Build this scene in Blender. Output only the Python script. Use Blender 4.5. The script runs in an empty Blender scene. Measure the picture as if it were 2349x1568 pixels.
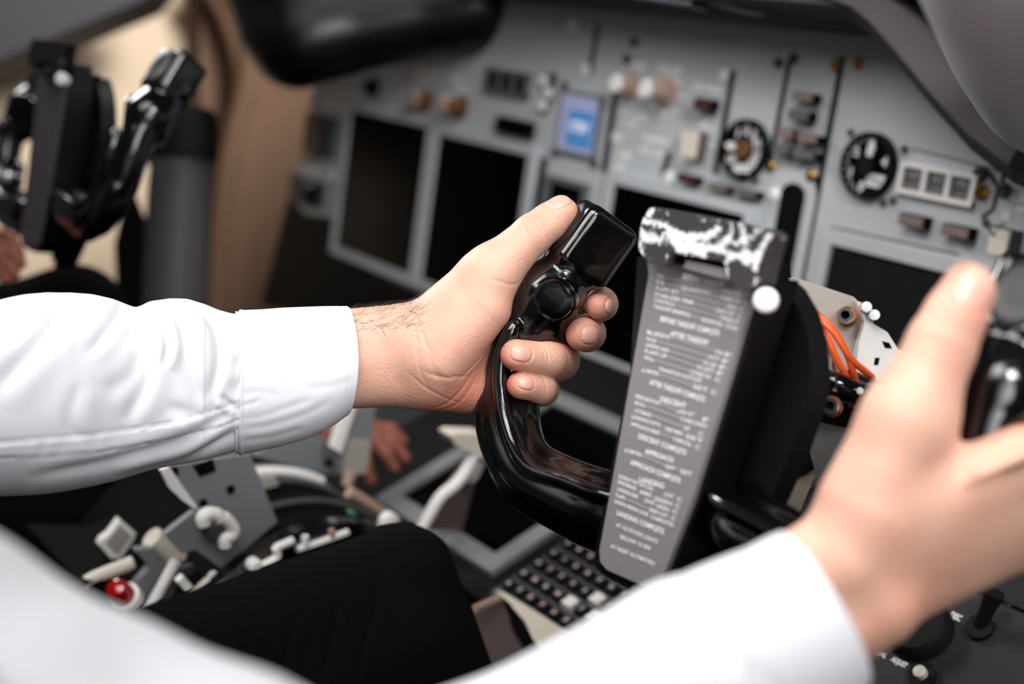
import bpy, bmesh, math, random
import numpy as np
from mathutils import Vector, Matrix

random.seed(7)
rng = np.random.default_rng(5)
SC = bpy.context.scene
COL = SC.collection

# ------------------------------------------------------------------ camera model (50 mm lens on 36 mm)
IW, IH, LENS = 2349, 1568, 50.0
FPX = IW * LENS / 36.0
PSI, PIT = math.radians(54), math.radians(17.6)
CAM = np.array([0, 0, 1.2])
CR = np.array([math.cos(PSI), math.sin(PSI), 0.0])
CF = np.array([-math.cos(PIT) * math.sin(PSI), math.cos(PIT) * math.cos(PSI), -math.sin(PIT)])
CU = np.cross(CR, CF)


def P(x, y, z):
    """World point that lies at depth z on the sight line of photo pixel (x, y); arrays allowed."""
    x, y, z = np.asarray(x, float), np.asarray(y, float), np.asarray(z, float)
    return CAM + z[..., None] * (((x - IW / 2) / FPX)[..., None] * CR - ((y - IH / 2) / FPX)[..., None] * CU + CF)


def hit(x, y, p0, n):
    d = P(x, y, 1.0) - CAM
    return CAM + d * (((p0 - CAM) @ n) / (d @ n))


def hx(x, y, X):
    return hit(x, y, np.array([X, 0, 0.0]), np.array([1.0, 0, 0]))


def unit(v):
    v = np.asarray(v, float)
    return v / np.linalg.norm(v)


# ------------------------------------------------------------------ materials
def lin(c):
    out = []
    for v in c:
        v = v / 255.0
        out.append(v / 12.92 if v <= 0.04045 else ((v + 0.055) / 1.055) ** 2.4)
    return tuple(out) + (1.0,)


def mat(name, rgb, rough=0.5, metal=0.0, spec=0.5, bump=0.0, scale=300.0, coat=0.0, vary=0.0, emit=None, estr=0.0, sheen=0.0):
    m = bpy.data.materials.new(name)
    m.use_nodes = True
    nt = m.node_tree
    b = nt.nodes['Principled BSDF']
    b.inputs['Base Color'].default_value = lin(rgb)
    b.inputs['Roughness'].default_value = rough
    b.inputs['Metallic'].default_value = metal
    b.inputs['Specular IOR Level'].default_value = spec
    b.inputs['Coat Weight'].default_value = coat
    b.inputs['Coat Roughness'].default_value = 0.05
    b.inputs['Sheen Weight'].default_value = sheen
    if emit:
        b.inputs['Emission Color'].default_value = lin(emit)
        b.inputs['Emission Strength'].default_value = estr
    tc = nt.nodes.new('ShaderNodeTexCoord')
    if vary > 0:
        n = nt.nodes.new('ShaderNodeTexNoise')
        n.inputs['Scale'].default_value = scale * 0.12
        n.inputs['Detail'].default_value = 4
        nt.links.new(tc.outputs['Object'], n.inputs['Vector'])
        mx = nt.nodes.new('ShaderNodeMix')
        mx.data_type = 'RGBA'
        c = lin(rgb)
        mx.inputs[6].default_value = tuple(v * (1 - vary) for v in c[:3]) + (1,)
        mx.inputs[7].default_value = tuple(min(1, v * (1 + vary)) for v in c[:3]) + (1,)
        nt.links.new(n.outputs['Fac'], mx.inputs[0])
        nt.links.new(mx.outputs[2], b.inputs['Base Color'])
    if bump > 0:
        n = nt.nodes.new('ShaderNodeTexNoise')
        n.inputs['Scale'].default_value = scale
        n.inputs['Detail'].default_value = 5
        nt.links.new(tc.outputs['Object'], n.inputs['Vector'])
        bp = nt.nodes.new('ShaderNodeBump')
        bp.inputs['Strength'].default_value = bump
        bp.inputs['Distance'].default_value = 0.001
        nt.links.new(n.outputs['Fac'], bp.inputs['Height'])
        nt.links.new(bp.outputs['Normal'], b.inputs['Normal'])
    return m


def skin_mat(name, rgb, flush_rgb):
    m = bpy.data.materials.new(name)
    m.use_nodes = True
    nt = m.node_tree
    L = nt.links.new
    b = nt.nodes['Principled BSDF']
    b.inputs['Roughness'].default_value = 0.5
    b.inputs['Specular IOR Level'].default_value = 0.35
    b.inputs['Subsurface Weight'].default_value = 0.12
    b.inputs['Subsurface Radius'].default_value = (0.010, 0.004, 0.002)
    b.inputs['Subsurface Scale'].default_value = 0.4
    tc = nt.nodes.new('ShaderNodeTexCoord')
    n = nt.nodes.new('ShaderNodeTexNoise')
    n.inputs['Scale'].default_value = 55
    n.inputs['Detail'].default_value = 6
    L(tc.outputs['Object'], n.inputs['Vector'])
    at = nt.nodes.new('ShaderNodeAttribute')
    at.attribute_name = 'flush'
    ma = nt.nodes.new('ShaderNodeMath')
    ma.operation = 'MULTIPLY_ADD'
    L(n.outputs['Fac'], ma.inputs[0])
    ma.inputs[1].default_value = 0.55
    ma.inputs[2].default_value = -0.2
    ad = nt.nodes.new('ShaderNodeMath')
    ad.operation = 'ADD'
    ad.use_clamp = True
    L(ma.outputs[0], ad.inputs[0])
    L(at.outputs['Fac'], ad.inputs[1])
    mx = nt.nodes.new('ShaderNodeMix')
    mx.data_type = 'RGBA'
    mx.inputs[6].default_value = lin(rgb)
    mx.inputs[7].default_value = lin(flush_rgb)
    L(ad.outputs[0], mx.inputs[0])
    L(mx.outputs[2], b.inputs['Base Color'])
    n2 = nt.nodes.new('ShaderNodeTexVoronoi')
    n2.inputs['Scale'].default_value = 900
    L(tc.outputs['Object'], n2.inputs['Vector'])
    n3 = nt.nodes.new('ShaderNodeTexNoise')
    n3.inputs['Scale'].default_value = 350
    n3.inputs['Detail'].default_value = 6
    L(tc.outputs['Object'], n3.inputs['Vector'])
    a2 = nt.nodes.new('ShaderNodeMath')
    a2.operation = 'MULTIPLY_ADD'
    L(n2.outputs['Distance'], a2.inputs[0])
    a2.inputs[1].default_value = 0.6
    L(n3.outputs['Fac'], a2.inputs[2])
    bp = nt.nodes.new('ShaderNodeBump')
    bp.inputs['Strength'].default_value = 0.4
    bp.inputs['Distance'].default_value = 0.0006
    L(a2.outputs[0], bp.inputs['Height'])
    L(bp.outputs['Normal'], b.inputs['Normal'])
    return m


def worn_mat(name, base, chip, scale, thr):
    """Dark paint worn through to bright metal in patches."""
    m = bpy.data.materials.new(name)
    m.use_nodes = True
    nt = m.node_tree
    L = nt.links.new
    b = nt.nodes['Principled BSDF']
    tc = nt.nodes.new('ShaderNodeTexCoord')
    at = nt.nodes.new('ShaderNodeAttribute')
    at.attribute_name = 'wear'
    n = nt.nodes.new('ShaderNodeTexNoise')
    n.inputs['Scale'].default_value = scale
    n.inputs['Detail'].default_value = 6
    n.inputs['Distortion'].default_value = 1.2
    L(tc.outputs['Object'], n.inputs['Vector'])
    ad = nt.nodes.new('ShaderNodeMath')
    L(n.outputs['Fac'], ad.inputs[0])
    L(at.outputs['Fac'], ad.inputs[1])
    cr = nt.nodes.new('ShaderNodeValToRGB')
    cr.color_ramp.elements[0].position = thr
    cr.color_ramp.elements[1].position = thr + 0.03
    L(ad.outputs[0], cr.inputs[0])
    mx = nt.nodes.new('ShaderNodeMix')
    mx.data_type = 'RGBA'
    mx.inputs[6].default_value = lin(base)
    mx.inputs[7].default_value = lin(chip)
    L(cr.outputs[0], mx.inputs[0])
    L(mx.outputs[2], b.inputs['Base Color'])
    b.inputs['Roughness'].default_value = 0.42
    return m


M = {}
M['skin'] = skin_mat('skin', (218, 172, 150), (194, 112, 92))
M['skin2'] = skin_mat('skin_of_captain', (146, 88, 72), (134, 70, 56))
M['nail'] = mat('fingernail', (220, 166, 150), 0.33, spec=0.5)
M['hair'] = mat('arm_hair', (40, 26, 20), 0.6)
M['shirt'] = mat('white_cotton', (222, 222, 227), 0.85, spec=0.2, bump=0.25, scale=2200, sheen=0.1)
M['trouser'] = mat('black_wool', (7, 7, 8), 0.95, spec=0.04, bump=0.3, scale=1600)
M['navy'] = mat('dark_navy_cloth', (8, 8, 12), 0.95, spec=0.05, bump=0.3, scale=1500)
M['gloss'] = mat('gloss_black_plastic', (4, 4, 5), 0.16, spec=0.55, coat=0.5)
M['satin'] = mat('satin_black', (7, 7, 8), 0.38, spec=0.4, bump=0.1, scale=900)
M['rubber'] = mat('matt_black', (6, 6, 7), 0.7, spec=0.2, bump=0.2, scale=700)
M['dark'] = mat('near_black', (5, 5, 6), 0.8, spec=0.1)
M['leather'] = mat('black_boot', (6, 6, 8), 0.5, spec=0.35, bump=0.3, scale=350)
M['panel'] = mat('panel_grey_paint', (188, 191, 194), 0.62, spec=0.3, bump=0.12, scale=700, vary=0.04)
M['pgrey'] = mat('pedestal_grey_paint', (122, 124, 126), 0.55, spec=0.3, bump=0.12, scale=700, vary=0.05)
M['dgrey'] = mat('dark_grey_paint', (70, 72, 72), 0.55, spec=0.3, bump=0.12, scale=700, vary=0.05)
M['lip'] = mat('glareshield_vinyl', (66, 62, 64), 0.75, spec=0.2, bump=0.3, scale=400)
M['line'] = mat('panel_gap', (28, 29, 31), 0.8, spec=0.1)
M['screen'] = mat('dark_screen_glass', (3, 3, 4), 0.2, spec=0.06)
M['screen2'] = mat('hazy_screen_glass', (26, 25, 26), 0.35, spec=0.3, vary=0.25, scale=500)
M['bezel'] = mat('bezel_grey', (96, 98, 101), 0.55, spec=0.3)
M['blue'] = mat('blue_lit_screen', (60, 110, 165), 0.3, emit=(70, 125, 180), estr=0.55)
M['lav'] = mat('lavender_lit_screen', (160, 165, 195), 0.3, emit=(150, 155, 190), estr=0.30)
M['lit'] = mat('white_lit_text', (220, 220, 230), 0.4, emit=(215, 215, 230), estr=0.6)
M['white'] = mat('white_paint', (238, 235, 232), 0.5, spec=0.35, bump=0.08, scale=500)
M['legend'] = mat('white_legend_print', (238, 236, 236), 0.6)
M['cream'] = mat('cream_plastic', (222, 212, 196), 0.45)
M['tan'] = mat('tan_and_knob_shade', (178, 152, 134), 0.4)  # tan parts, and the shade painted on knob sides
M['brown'] = mat('bakelite_and_knob_shade', (104, 66, 34), 0.45)  # brown dial hub, and the shade painted on the far knobs
M['dbrown'] = mat('dark_red_lens', (70, 36, 32), 0.35)
M['pink'] = mat('dusty_pink_lens', (128, 106, 102), 0.4, vary=0.15, scale=900)
M['glens'] = mat('smoked_grey_lens', (92, 92, 93), 0.4, vary=0.12, scale=900)
M['brass'] = mat('brass_screw', (200, 150, 70), 0.3, metal=1.0)
M['bronze'] = mat('dull_bronze_screw', (84, 60, 48), 0.5, metal=0.6)
M['steel'] = mat('bright_steel', (225, 224, 224), 0.22, metal=1.0)
M['copper'] = mat('copper_washer', (212, 130, 84), 0.3, metal=1.0)
M['alu'] = mat('raw_aluminium', (178, 172, 164), 0.5, metal=0.25, bump=0.25, scale=260, vary=0.1)
M['walu'] = mat('pale_aluminium', (226, 224, 222), 0.45, bump=0.2, scale=260, vary=0.06)
M['orange'] = mat('orange_wire', (240, 96, 36), 0.42)
M['pinkwire'] = mat('pale_pink_wire', (226, 190, 178), 0.45)
M['vinyl'] = mat('hood_vinyl_shaded', (9, 8, 9), 0.34, spec=0.5)  # shaded copy of the hood vinyl: black stands for shade on the far hood
M['console'] = mat('dark_console_paint', (27, 27, 28), 0.5, spec=0.3, bump=0.1, scale=600)
M['keyprint'] = mat('pale_key_print', (205, 182, 178), 0.6)
M['kick'] = mat('brown_grey_panel', (92, 78, 76), 0.6)
M['red'] = mat('red_lens', (165, 6, 8), 0.12, spec=0.6, coat=0.6)
M['green'] = mat('green_lens', (96, 160, 120), 0.3)
M['plate'] = mat('checklist_plate_metal', (142, 137, 140), 0.36, metal=0.25, spec=0.5, bump=0.05, scale=900)
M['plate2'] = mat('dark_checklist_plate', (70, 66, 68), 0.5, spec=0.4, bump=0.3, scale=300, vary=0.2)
M['print'] = mat('checklist_print', (236, 232, 234), 0.5)
M['leader'] = mat('checklist_leader_line', (160, 154, 157), 0.5)
M['worn'] = worn_mat('worn_black_paint', (58, 55, 58), (238, 236, 238), 460, 0.80)
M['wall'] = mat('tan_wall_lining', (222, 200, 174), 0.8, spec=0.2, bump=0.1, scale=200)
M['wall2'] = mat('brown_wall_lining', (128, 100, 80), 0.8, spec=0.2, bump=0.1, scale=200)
M['trim'] = mat('hood_vinyl_lit', (190, 190, 197), 0.5, spec=0.4, bump=0.1, scale=200)  # lit copy of the hood vinyl: paleness stands for light on the near hood
M['sill'] = mat('window_sill_grey', (74, 74, 78), 0.6, spec=0.3)
M['floor'] = mat('floor_black', (8, 8, 9), 0.9, spec=0.1, bump=0.3, scale=200)
M['boot'] = mat('column_tube_grey', (74, 70, 72), 0.55, spec=0.3)
M['beige'] = mat('beige_column_casting', (150, 140, 124), 0.6, bump=0.35, scale=160, vary=0.1)
M['cast'] = mat('dark_grey_casting', (84, 82, 82), 0.6, bump=0.35, scale=200, vary=0.12)

# ------------------------------------------------------------------ objects, things, parts
ORG = {}


def tag(o, label=None, cat=None, group=None, kind=None):
    if label: o['label'] = label
    if cat: o['category'] = cat
    if group: o['group'] = group
    if kind: o['kind'] = kind
    return o


def thing(name, label, cat, loc, group=None):
    o = bpy.data.objects.new(name, None)
    o.empty_display_size = 0.02
    COL.objects.link(o)
    o.location = Vector(loc)
    ORG[o.name] = np.asarray(loc, float)
    return tag(o, label, cat, group)


def link_mesh(name, me, material, parent=None, smooth=True, angle=35):
    mats = material if isinstance(material, (list, tuple)) else [material]
    for m in mats:
        me.materials.append(M[m] if isinstance(m, str) else m)
    co = np.empty(len(me.vertices) * 3, np.float32)
    me.vertices.foreach_get('co', co)
    co = co.reshape(-1, 3)
    if parent is not None:
        org = ORG[parent.name]
    else:
        org = (co.min(0) + co.max(0)) / 2
    me.vertices.foreach_set('co', (co - org).astype(np.float32).ravel())
    if smooth:
        me.polygons.foreach_set('use_smooth', np.ones(len(me.polygons), bool))
        if angle < 180:
            me.set_sharp_from_angle(angle=math.radians(angle))
    me.update()
    o = bpy.data.objects.new(name, me)
    COL.objects.link(o)
    ORG[o.name] = np.asarray(org, float)
    if parent is not None:
        o.parent = parent
    else:
        o.location = Vector(org)
    return o


def obj(name, bm, material, parent=None, smooth=True, angle=35):
    bmesh.ops.recalc_face_normals(bm, faces=bm.faces)
    me = bpy.data.meshes.new(name)
    bm.to_mesh(me)
    bm.free()
    return link_mesh(name, me, material, parent, smooth, angle)


def BM():
    return bmesh.new()


def bevel(bm, w, seg=2, ang=30):
    if w <= 0:
        return bm
    ed = [e for e in bm.edges if len(e.link_faces) == 2 and e.calc_face_angle(0) > math.radians(ang)]
    bmesh.ops.bevel(bm, geom=ed, offset=w, segments=seg, profile=0.5, affect='EDGES', clamp_overlap=True)
    return bm


def add_box(bm, c, ax, half):
    """Box at c with unit axes ax (three rows) and half sizes."""
    c = np.asarray(c, float)
    ax = np.asarray(ax, float)
    vs = []
    for i in (-1, 1):
        for j in (-1, 1):
            for k in (-1, 1):
                vs.append(bm.verts.new(Vector(c + i * half[0] * ax[0] + j * half[1] * ax[1] + k * half[2] * ax[2])))
    for f in ((0, 1, 3, 2), (4, 6, 7, 5), (0, 4, 5, 1), (2, 3, 7, 6), (0, 2, 6, 4), (1, 5, 7, 3)):
        bm.faces.new([vs[i] for i in f])
    return bm


def add_prism(bm, pts, off):
    """Closed polygon pts (world) swept by the vector off."""
    off = np.asarray(off, float)
    a = [bm.verts.new(Vector(p)) for p in pts]
    b = [bm.verts.new(Vector(np.asarray(p) + off)) for p in pts]
    n = len(pts)
    bm.faces.new(a)
    bm.faces.new(b[::-1])
    for i in range(n):
        bm.faces.new([a[i], b[i], b[(i + 1) % n], a[(i + 1) % n]])
    return bm


def frames(pts):
    pts = np.asarray(pts, float)
    T = np.gradient(pts, axis=0)
    T /= np.linalg.norm(T, axis=1)[:, None] + 1e-12
    n = np.cross(T[0], [0, 0, 1.0])
    if np.linalg.norm(n) < 1e-3:
        n = np.cross(T[0], [0, 1.0, 0])
    n = unit(n)
    out = []
    for t in T:
        n = unit(n - t * (n @ t))
        out.append((t, n, np.cross(t, n)))
    return out


def smooth_path(pts, n=8):
    """Catmull-Rom through pts (rows of any width)."""
    pts = np.asarray(pts, float)
    if len(pts) < 3:
        s = np.linspace(0, 1, n + 1)[:, None]
        return pts[0] * (1 - s) + pts[-1] * s
    q = np.vstack([2 * pts[0] - pts[1], pts, 2 * pts[-1] - pts[-2]])
    out = []
    for i in range(1, len(q) - 2):
        for t in np.linspace(0, 1, n, endpoint=False):
            a, b, c, d = q[i - 1:i + 3]
            out.append(0.5 * (2 * b + (c - a) * t + (2 * a - 5 * b + 4 * c - d) * t * t + (3 * b - a - 3 * c + d) * t ** 3))
    out.append(pts[-1])
    return np.array(out)


def add_tube(bm, pts, r, n=12, cap=True, flat=1.0):
    pts = np.asarray(pts, float)
    r = np.broadcast_to(np.asarray(r, float), (len(pts),))
    rings = []
    for (t, a, b), p, rr in zip(frames(pts), pts, r):
        rings.append([bm.verts.new(Vector(p + rr * (math.cos(q) * a + flat * math.sin(q) * b))) for q in np.linspace(0, 2 * math.pi, n, endpoint=False)])
    for A, B in zip(rings, rings[1:]):
        for i in range(n):
            bm.faces.new([A[i], A[(i + 1) % n], B[(i + 1) % n], B[i]])
    if cap:
        bm.faces.new(rings[0][::-1])
        bm.faces.new(rings[-1])
    return bm


def add_lathe(bm, c, axis, prof, n=32):
    """prof: list of (distance along axis, radius); closed at both ends."""
    c = np.asarray(c, float)
    axis = unit(axis)
    a = np.cross(axis, [0.3, 0.1, 1.0])
    a = unit(a)
    b = np.cross(axis, a)
    rings = []
    for h, r in prof:
        if r < 1e-6:
            rings.append([bm.verts.new(Vector(c + h * axis))])
        else:
            rings.append([bm.verts.new(Vector(c + h * axis + r * (math.cos(q) * a + math.sin(q) * b))) for q in np.linspace(0, 2 * math.pi, n, endpoint=False)])
    for A, B in zip(rings, rings[1:]):
        for i in range(n):
            j = (i + 1) % n
            if len(A) == 1 and len(B) == 1:
                continue
            if len(A) == 1:
                bm.faces.new([A[0], B[j], B[i]])
            elif len(B) == 1:
                bm.faces.new([A[i], A[j], B[0]])
            else:
                bm.faces.new([A[i], A[j], B[j], B[i]])
    if len(rings[0]) > 1: bm.faces.new(rings[0][::-1])
    if len(rings[-1]) > 1: bm.faces.new(rings[-1])
    return bm


# ------------------------------------------------------------------ lettering
def text_mesh_into(bm, s, origin, xdir, ydir, width=None, height=None, lift=0.0, centre=False, bold=0.0):
    """Flat lettering starting at origin, running along xdir; scaled to width and cap height."""
    cu = bpy.data.curves.new('lettering', 'FONT')
    cu.body = s
    cu.size = 1.0
    cu.offset = bold
    cu.resolution_u = 2
    o = bpy.data.objects.new('lettering', cu)
    me = bpy.data.meshes.new_from_object(o)
    co = np.empty(len(me.vertices) * 3)
    me.vertices.foreach_get('co', co)
    co = co.reshape(-1, 3)
    if len(co):
        x0, x1 = co[:, 0].min(), co[:, 0].max()
        sy = height / 0.72
        sx = (width / max(1e-6, x1 - x0)) if width else sy
        X = (co[:, 0] - (x0 + x1) / 2 if centre else co[:, 0] - x0) * sx
        Y = (co[:, 1] - 0.36) * sy
        n = np.cross(xdir, ydir)
        W = np.asarray(origin) + X[:, None] * xdir + Y[:, None] * ydir + lift * n
        vs = [bm.verts.new(Vector(w)) for w in W]
        for p in me.polygons:
            try:
                bm.faces.new([vs[i] for i in p.vertices])
            except ValueError:
                pass
    bpy.data.objects.remove(o)
    bpy.data.curves.remove(cu)
    bpy.data.meshes.remove(me)


# ------------------------------------------------------------------ implicit modelling (smooth unions of round cones)
class Field:
    """Signed distance field in a local frame (u, v: photo pixels, w: depth in the same unit) or in metres."""

    def __init__(self, lo, hi, h):
        self.lo, self.h = np.asarray(lo, float), float(h)
        self.n = np.ceil((np.asarray(hi, float) - self.lo) / h).astype(int) + 1
        self.f = np.full(self.n, 1e3 * h, np.float32)

    def _win(self, lo, hi):
        a = np.clip(np.floor((np.asarray(lo) - self.lo) / self.h).astype(int), 0, self.n)
        b = np.clip(np.ceil((np.asarray(hi) - self.lo) / self.h).astype(int) + 1, 0, self.n)
        if np.any(b <= a):
            return None
        g = [self.lo[i] + self.h * np.arange(a[i], b[i], dtype=np.float32) for i in range(3)]
        X = g[0][:, None, None].astype(np.float32)
        Y = g[1][None, :, None].astype(np.float32)
        Z = g[2][None, None, :].astype(np.float32)
        return tuple(slice(a[i], b[i]) for i in range(3)), X, Y, Z

    def _mix(self, sl, d, k, sub=False):
        cur = self.f[sl]
        if sub:
            d = -d
            h = np.maximum(k - np.abs(cur - d), 0) / k if k > 0 else 0
            self.f[sl] = np.maximum(cur, d) + h * h * k * 0.25
        else:
            h = np.maximum(k - np.abs(cur - d), 0) / k if k > 0 else 0
            self.f[sl] = np.minimum(cur, d) - h * h * k * 0.25

    def cone(self, a, b, ra, rb, k, sub=False, squash=None):
        """Round cone a->b; squash=(axis, factor) flattens it along one local axis."""
        a, b = np.asarray(a, float), np.asarray(b, float)
        m = max(ra, rb) + k + 4 * self.h
        w = self._win(np.minimum(a, b) - m, np.maximum(a, b) + m)
        if w is None:
            return self
        sl, X, Y, Z = w
        d = b - a
        l2 = float(d @ d)
        px, py, pz = X - a[0], Y - a[1], Z - a[2]
        t = np.clip((px * d[0] + py * d[1] + pz * d[2]) / max(l2, 1e-9), 0, 1)
        s = [1.0, 1.0, 1.0]
        if squash:
            s[squash[0]] = squash[1]
        q = np.sqrt(((px - t * d[0]) * s[0]) ** 2 + ((py - t * d[1]) * s[1]) ** 2 + ((pz - t * d[2]) * s[2]) ** 2)
        self._mix(sl, (q - (ra + (rb - ra) * t)).astype(np.float32), k, sub)
        return self

    def chain(self, pts, k, **kw):
        """pts rows: u, v, w, r"""
        if kw.pop('smooth', False):
            pts = smooth_path(np.asarray(pts, float), 7)
        for p, q in zip(pts, pts[1:]):
            self.cone(p[:3], q[:3], p[3], q[3], k, **kw)
        return self

    def box(self, c, ax, half, r, k, sub=False):
        c, ax = np.asarray(c, float), np.asarray(ax, float)
        m = float(np.linalg.norm(half)) + r + k + 4 * self.h
        w = self._win(c - m, c + m)
        if w is None:
            return self
        sl, X, Y, Z = w
        px, py, pz = X - c[0], Y - c[1], Z - c[2]
        q = [np.abs(px * ax[i][0] + py * ax[i][1] + pz * ax[i][2]) - (half[i] - r) for i in range(3)]
        out = np.sqrt(sum(np.maximum(v, 0) ** 2 for v in q)) + np.minimum(np.maximum(np.maximum(q[0], q[1]), q[2]), 0)
        self._mix(sl, (out - r).astype(np.float32), k, sub)
        return self

    def sample(self, pts, arr=None):
        arr = self.f if arr is None else arr
        i = np.clip(np.rint((pts - self.lo) / self.h).astype(int), 0, self.n - 1)
        return arr[i[:, 0], i[:, 1], i[:, 2]]

    def surface(self):
        """Naive surface nets: vertices (local frame) and quads."""
        f = self.f
        s = f < 0
        nx, ny, nz = f.shape
        c = np.zeros((nx - 1, ny - 1, nz - 1), np.int8)
        for i in (0, 1):
            for j in (0, 1):
                for k in (0, 1):
                    c += s[i:nx - 1 + i, j:ny - 1 + j, k:nz - 1 + k]
        act = (c > 0) & (c < 8)
        I, J, K = np.nonzero(act)
        idx = np.full(act.shape, -1, np.int32)
        idx[I, J, K] = np.arange(len(I))
        acc = np.zeros((len(I), 3))
        cnt = np.zeros(len(I))
        cor = [(i, j, k) for i in (0, 1) for j in (0, 1) for k in (0, 1)]
        for a in cor:
            for ax in range(3):
                if a[ax] == 1:
                    continue
                b = list(a)
                b[ax] = 1
                fa = f[I + a[0], J + a[1], K + a[2]]
                fb = f[I + b[0], J + b[1], K + b[2]]
                x = (fa < 0) != (fb < 0)
                t = np.where(x, fa / np.where(x, fa - fb, 1), 0)
                p = np.array(a, float)[None, :].repeat(len(I), 0)
                p[:, ax] += t
                acc[x] += p[x]
                cnt[x] += 1
        V = self.lo + self.h * (np.stack([I, J, K], 1) + acc / cnt[:, None])
        quads = []
        for ax in range(3):
            o = [1 if q == ax else 0 for q in range(3)]
            A = s[:nx - o[0], :ny - o[1], :nz - o[2]]
            B = s[o[0]:, o[1]:, o[2]:]
            E = A != B
            p, q = [(1, 2), (2, 0), (0, 1)][ax]
            e = np.stack(np.nonzero(E), 1)
            ok = (e[:, p] >= 1) & (e[:, q] >= 1) & (e[:, p] < f.shape[p] - 1) & (e[:, q] < f.shape[q] - 1)
            e = e[ok]
            ids = []
            for dp, dq in ((1, 1), (0, 1), (0, 0), (1, 0)):
                g = e.copy()
                g[:, p] -= dp
                g[:, q] -= dq
                ids.append(idx[g[:, 0], g[:, 1], g[:, 2]])
            Q = np.stack(ids, 1)
            neg = A[e[:, 0], e[:, 1], e[:, 2]]
            Q[~neg] = Q[~neg][:, ::-1]
            quads.append(Q)
        Q = np.vstack(quads)
        Q = Q[(Q >= 0).all(1)]
        return V, Q

    def normals(self, V):
        out = []
        for ax in range(3):
            e = np.zeros(3)
            e[ax] = 1.5 * self.h
            out.append(self.trilin(V + e) - self.trilin(V - e))
        n = np.stack(out, 1)
        return n / (np.linalg.norm(n, axis=1)[:, None] + 1e-9)

    def trilin(self, p):
        g = np.clip((p - self.lo) / self.h, 0, self.n - 1.001)
        i = g.astype(int)
        t = g - i
        r = 0
        for a in (0, 1):
            for b in (0, 1):
                for c in (0, 1):
                    wgt = (t[:, 0] if a else 1 - t[:, 0]) * (t[:, 1] if b else 1 - t[:, 1]) * (t[:, 2] if c else 1 - t[:, 2])
                    r = r + wgt * self.f[i[:, 0] + a, i[:, 1] + b, i[:, 2] + c]
        return r


def relax(V, Q, it=2, lam=0.5):
    n = len(V)
    e = np.vstack([Q[:, [0, 1]], Q[:, [1, 2]], Q[:, [2, 3]], Q[:, [3, 0]]])
    e = np.vstack([e, e[:, ::-1]])
    deg = np.bincount(e[:, 0], minlength=n).astype(float)
    deg[deg == 0] = 1
    for _ in range(it):
        for l in (lam, -lam * 1.03):
            s = np.stack([np.bincount(e[:, 0], V[e[:, 1], a], n) for a in range(3)], 1) / deg[:, None]
            V = V + l * (s - V)
    return V


def quads_mesh(name, W, Q):
    me = bpy.data.meshes.new(name)
    me.vertices.add(len(W))
    me.vertices.foreach_set('co', np.asarray(W, np.float32).ravel())
    me.loops.add(len(Q) * 4)
    me.loops.foreach_set('vertex_index', np.asarray(Q, np.int32).ravel())
    me.polygons.add(len(Q))
    me.polygons.foreach_set('loop_start', np.arange(0, len(Q) * 4, 4, dtype=np.int32))
    me.update(calc_edges=True)
    me.validate()
    return me


def attr(me, name, vals):
    a = me.attributes.new(name, 'FLOAT', 'POINT')
    a.data.foreach_set('value', np.asarray(vals, np.float32))


def warp(V, zb):
    """Photo-pixel frame (u, v, w) about base depth zb to world."""
    return P(V[:, 0], V[:, 1], zb + V[:, 2] * zb / FPX)

# ================================================================== SETTING
TILT = math.radians(10)
PU = np.array([0, math.sin(TILT), math.cos(TILT)])          # up along the main panel
PN = np.array([0, -math.cos(TILT), math.sin(TILT)])         # out of the main panel, towards the seats
P0 = P(1560, 480, 1.378)
EX = np.array([1.0, 0, 0])


def W(u, v, d=0.0):
    return P0 + u * EX + v * PU + d * PN


def pan(x, y, d=0.0):
    q = hit(x, y, P0 + d * PN, PN) - P0
    return q[0], q @ PU


def struct(name, bm, m, smooth=False):
    o = obj(name, bm, m, None, smooth)
    return tag(o, kind='structure')


bm = BM(); add_box(bm, (-0.9, 0.3, -0.02), np.eye(3), (1.5, 1.6, 0.02))
tag(struct('floor', bm, 'floor'), 'black cockpit floor under the seats and pedestal', 'floor')

# captain's side lining: a bright tan sidewall, a rounded brown corner post, then a brown forward lining
pa = [P(-260, 700, 2.05), P(-260, -420, 2.05), P(452, -420, 2.42), P(452, -20, 2.42), P(462, 250, 2.42), P(478, 700, 2.42)]
bm = BM(); add_prism(bm, pa, CF * 0.03)
tag(struct('wall_left', bm, 'wall'), 'tan lining of the cockpit side wall behind the far yoke', 'wall')
bm = BM(); add_prism(bm, [P(470, 760, 2.36), P(452, -300, 2.36), P(1000, -300, 2.50), P(900, 760, 2.50)], CF * 0.03)
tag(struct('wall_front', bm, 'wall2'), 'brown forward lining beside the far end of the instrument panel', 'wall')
bm = BM()
add_tube(bm, smooth_path([P(455, -60, 2.33), P(520, -10, 2.33), P(566, 90, 2.33), P(566, 190, 2.33), P(536, 320, 2.33), P(510, 480, 2.33), P(498, 690, 2.33), P(495, 800, 2.33)], 8), 0.017, 14)
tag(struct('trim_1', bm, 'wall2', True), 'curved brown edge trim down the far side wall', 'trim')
bm = BM(); add_prism(bm, [P(-300, 265, 2.0), P(-60, 160, 2.0), P(330, -2, 2.1), P(420, -120, 2.1), P(-300, -120, 2.0)], CF * 0.10)
bevel(bm, 0.012, 3)
tag(struct('window_1', bm, 'sill', True), 'dark grey window sill above the far side wall', 'window')

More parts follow.
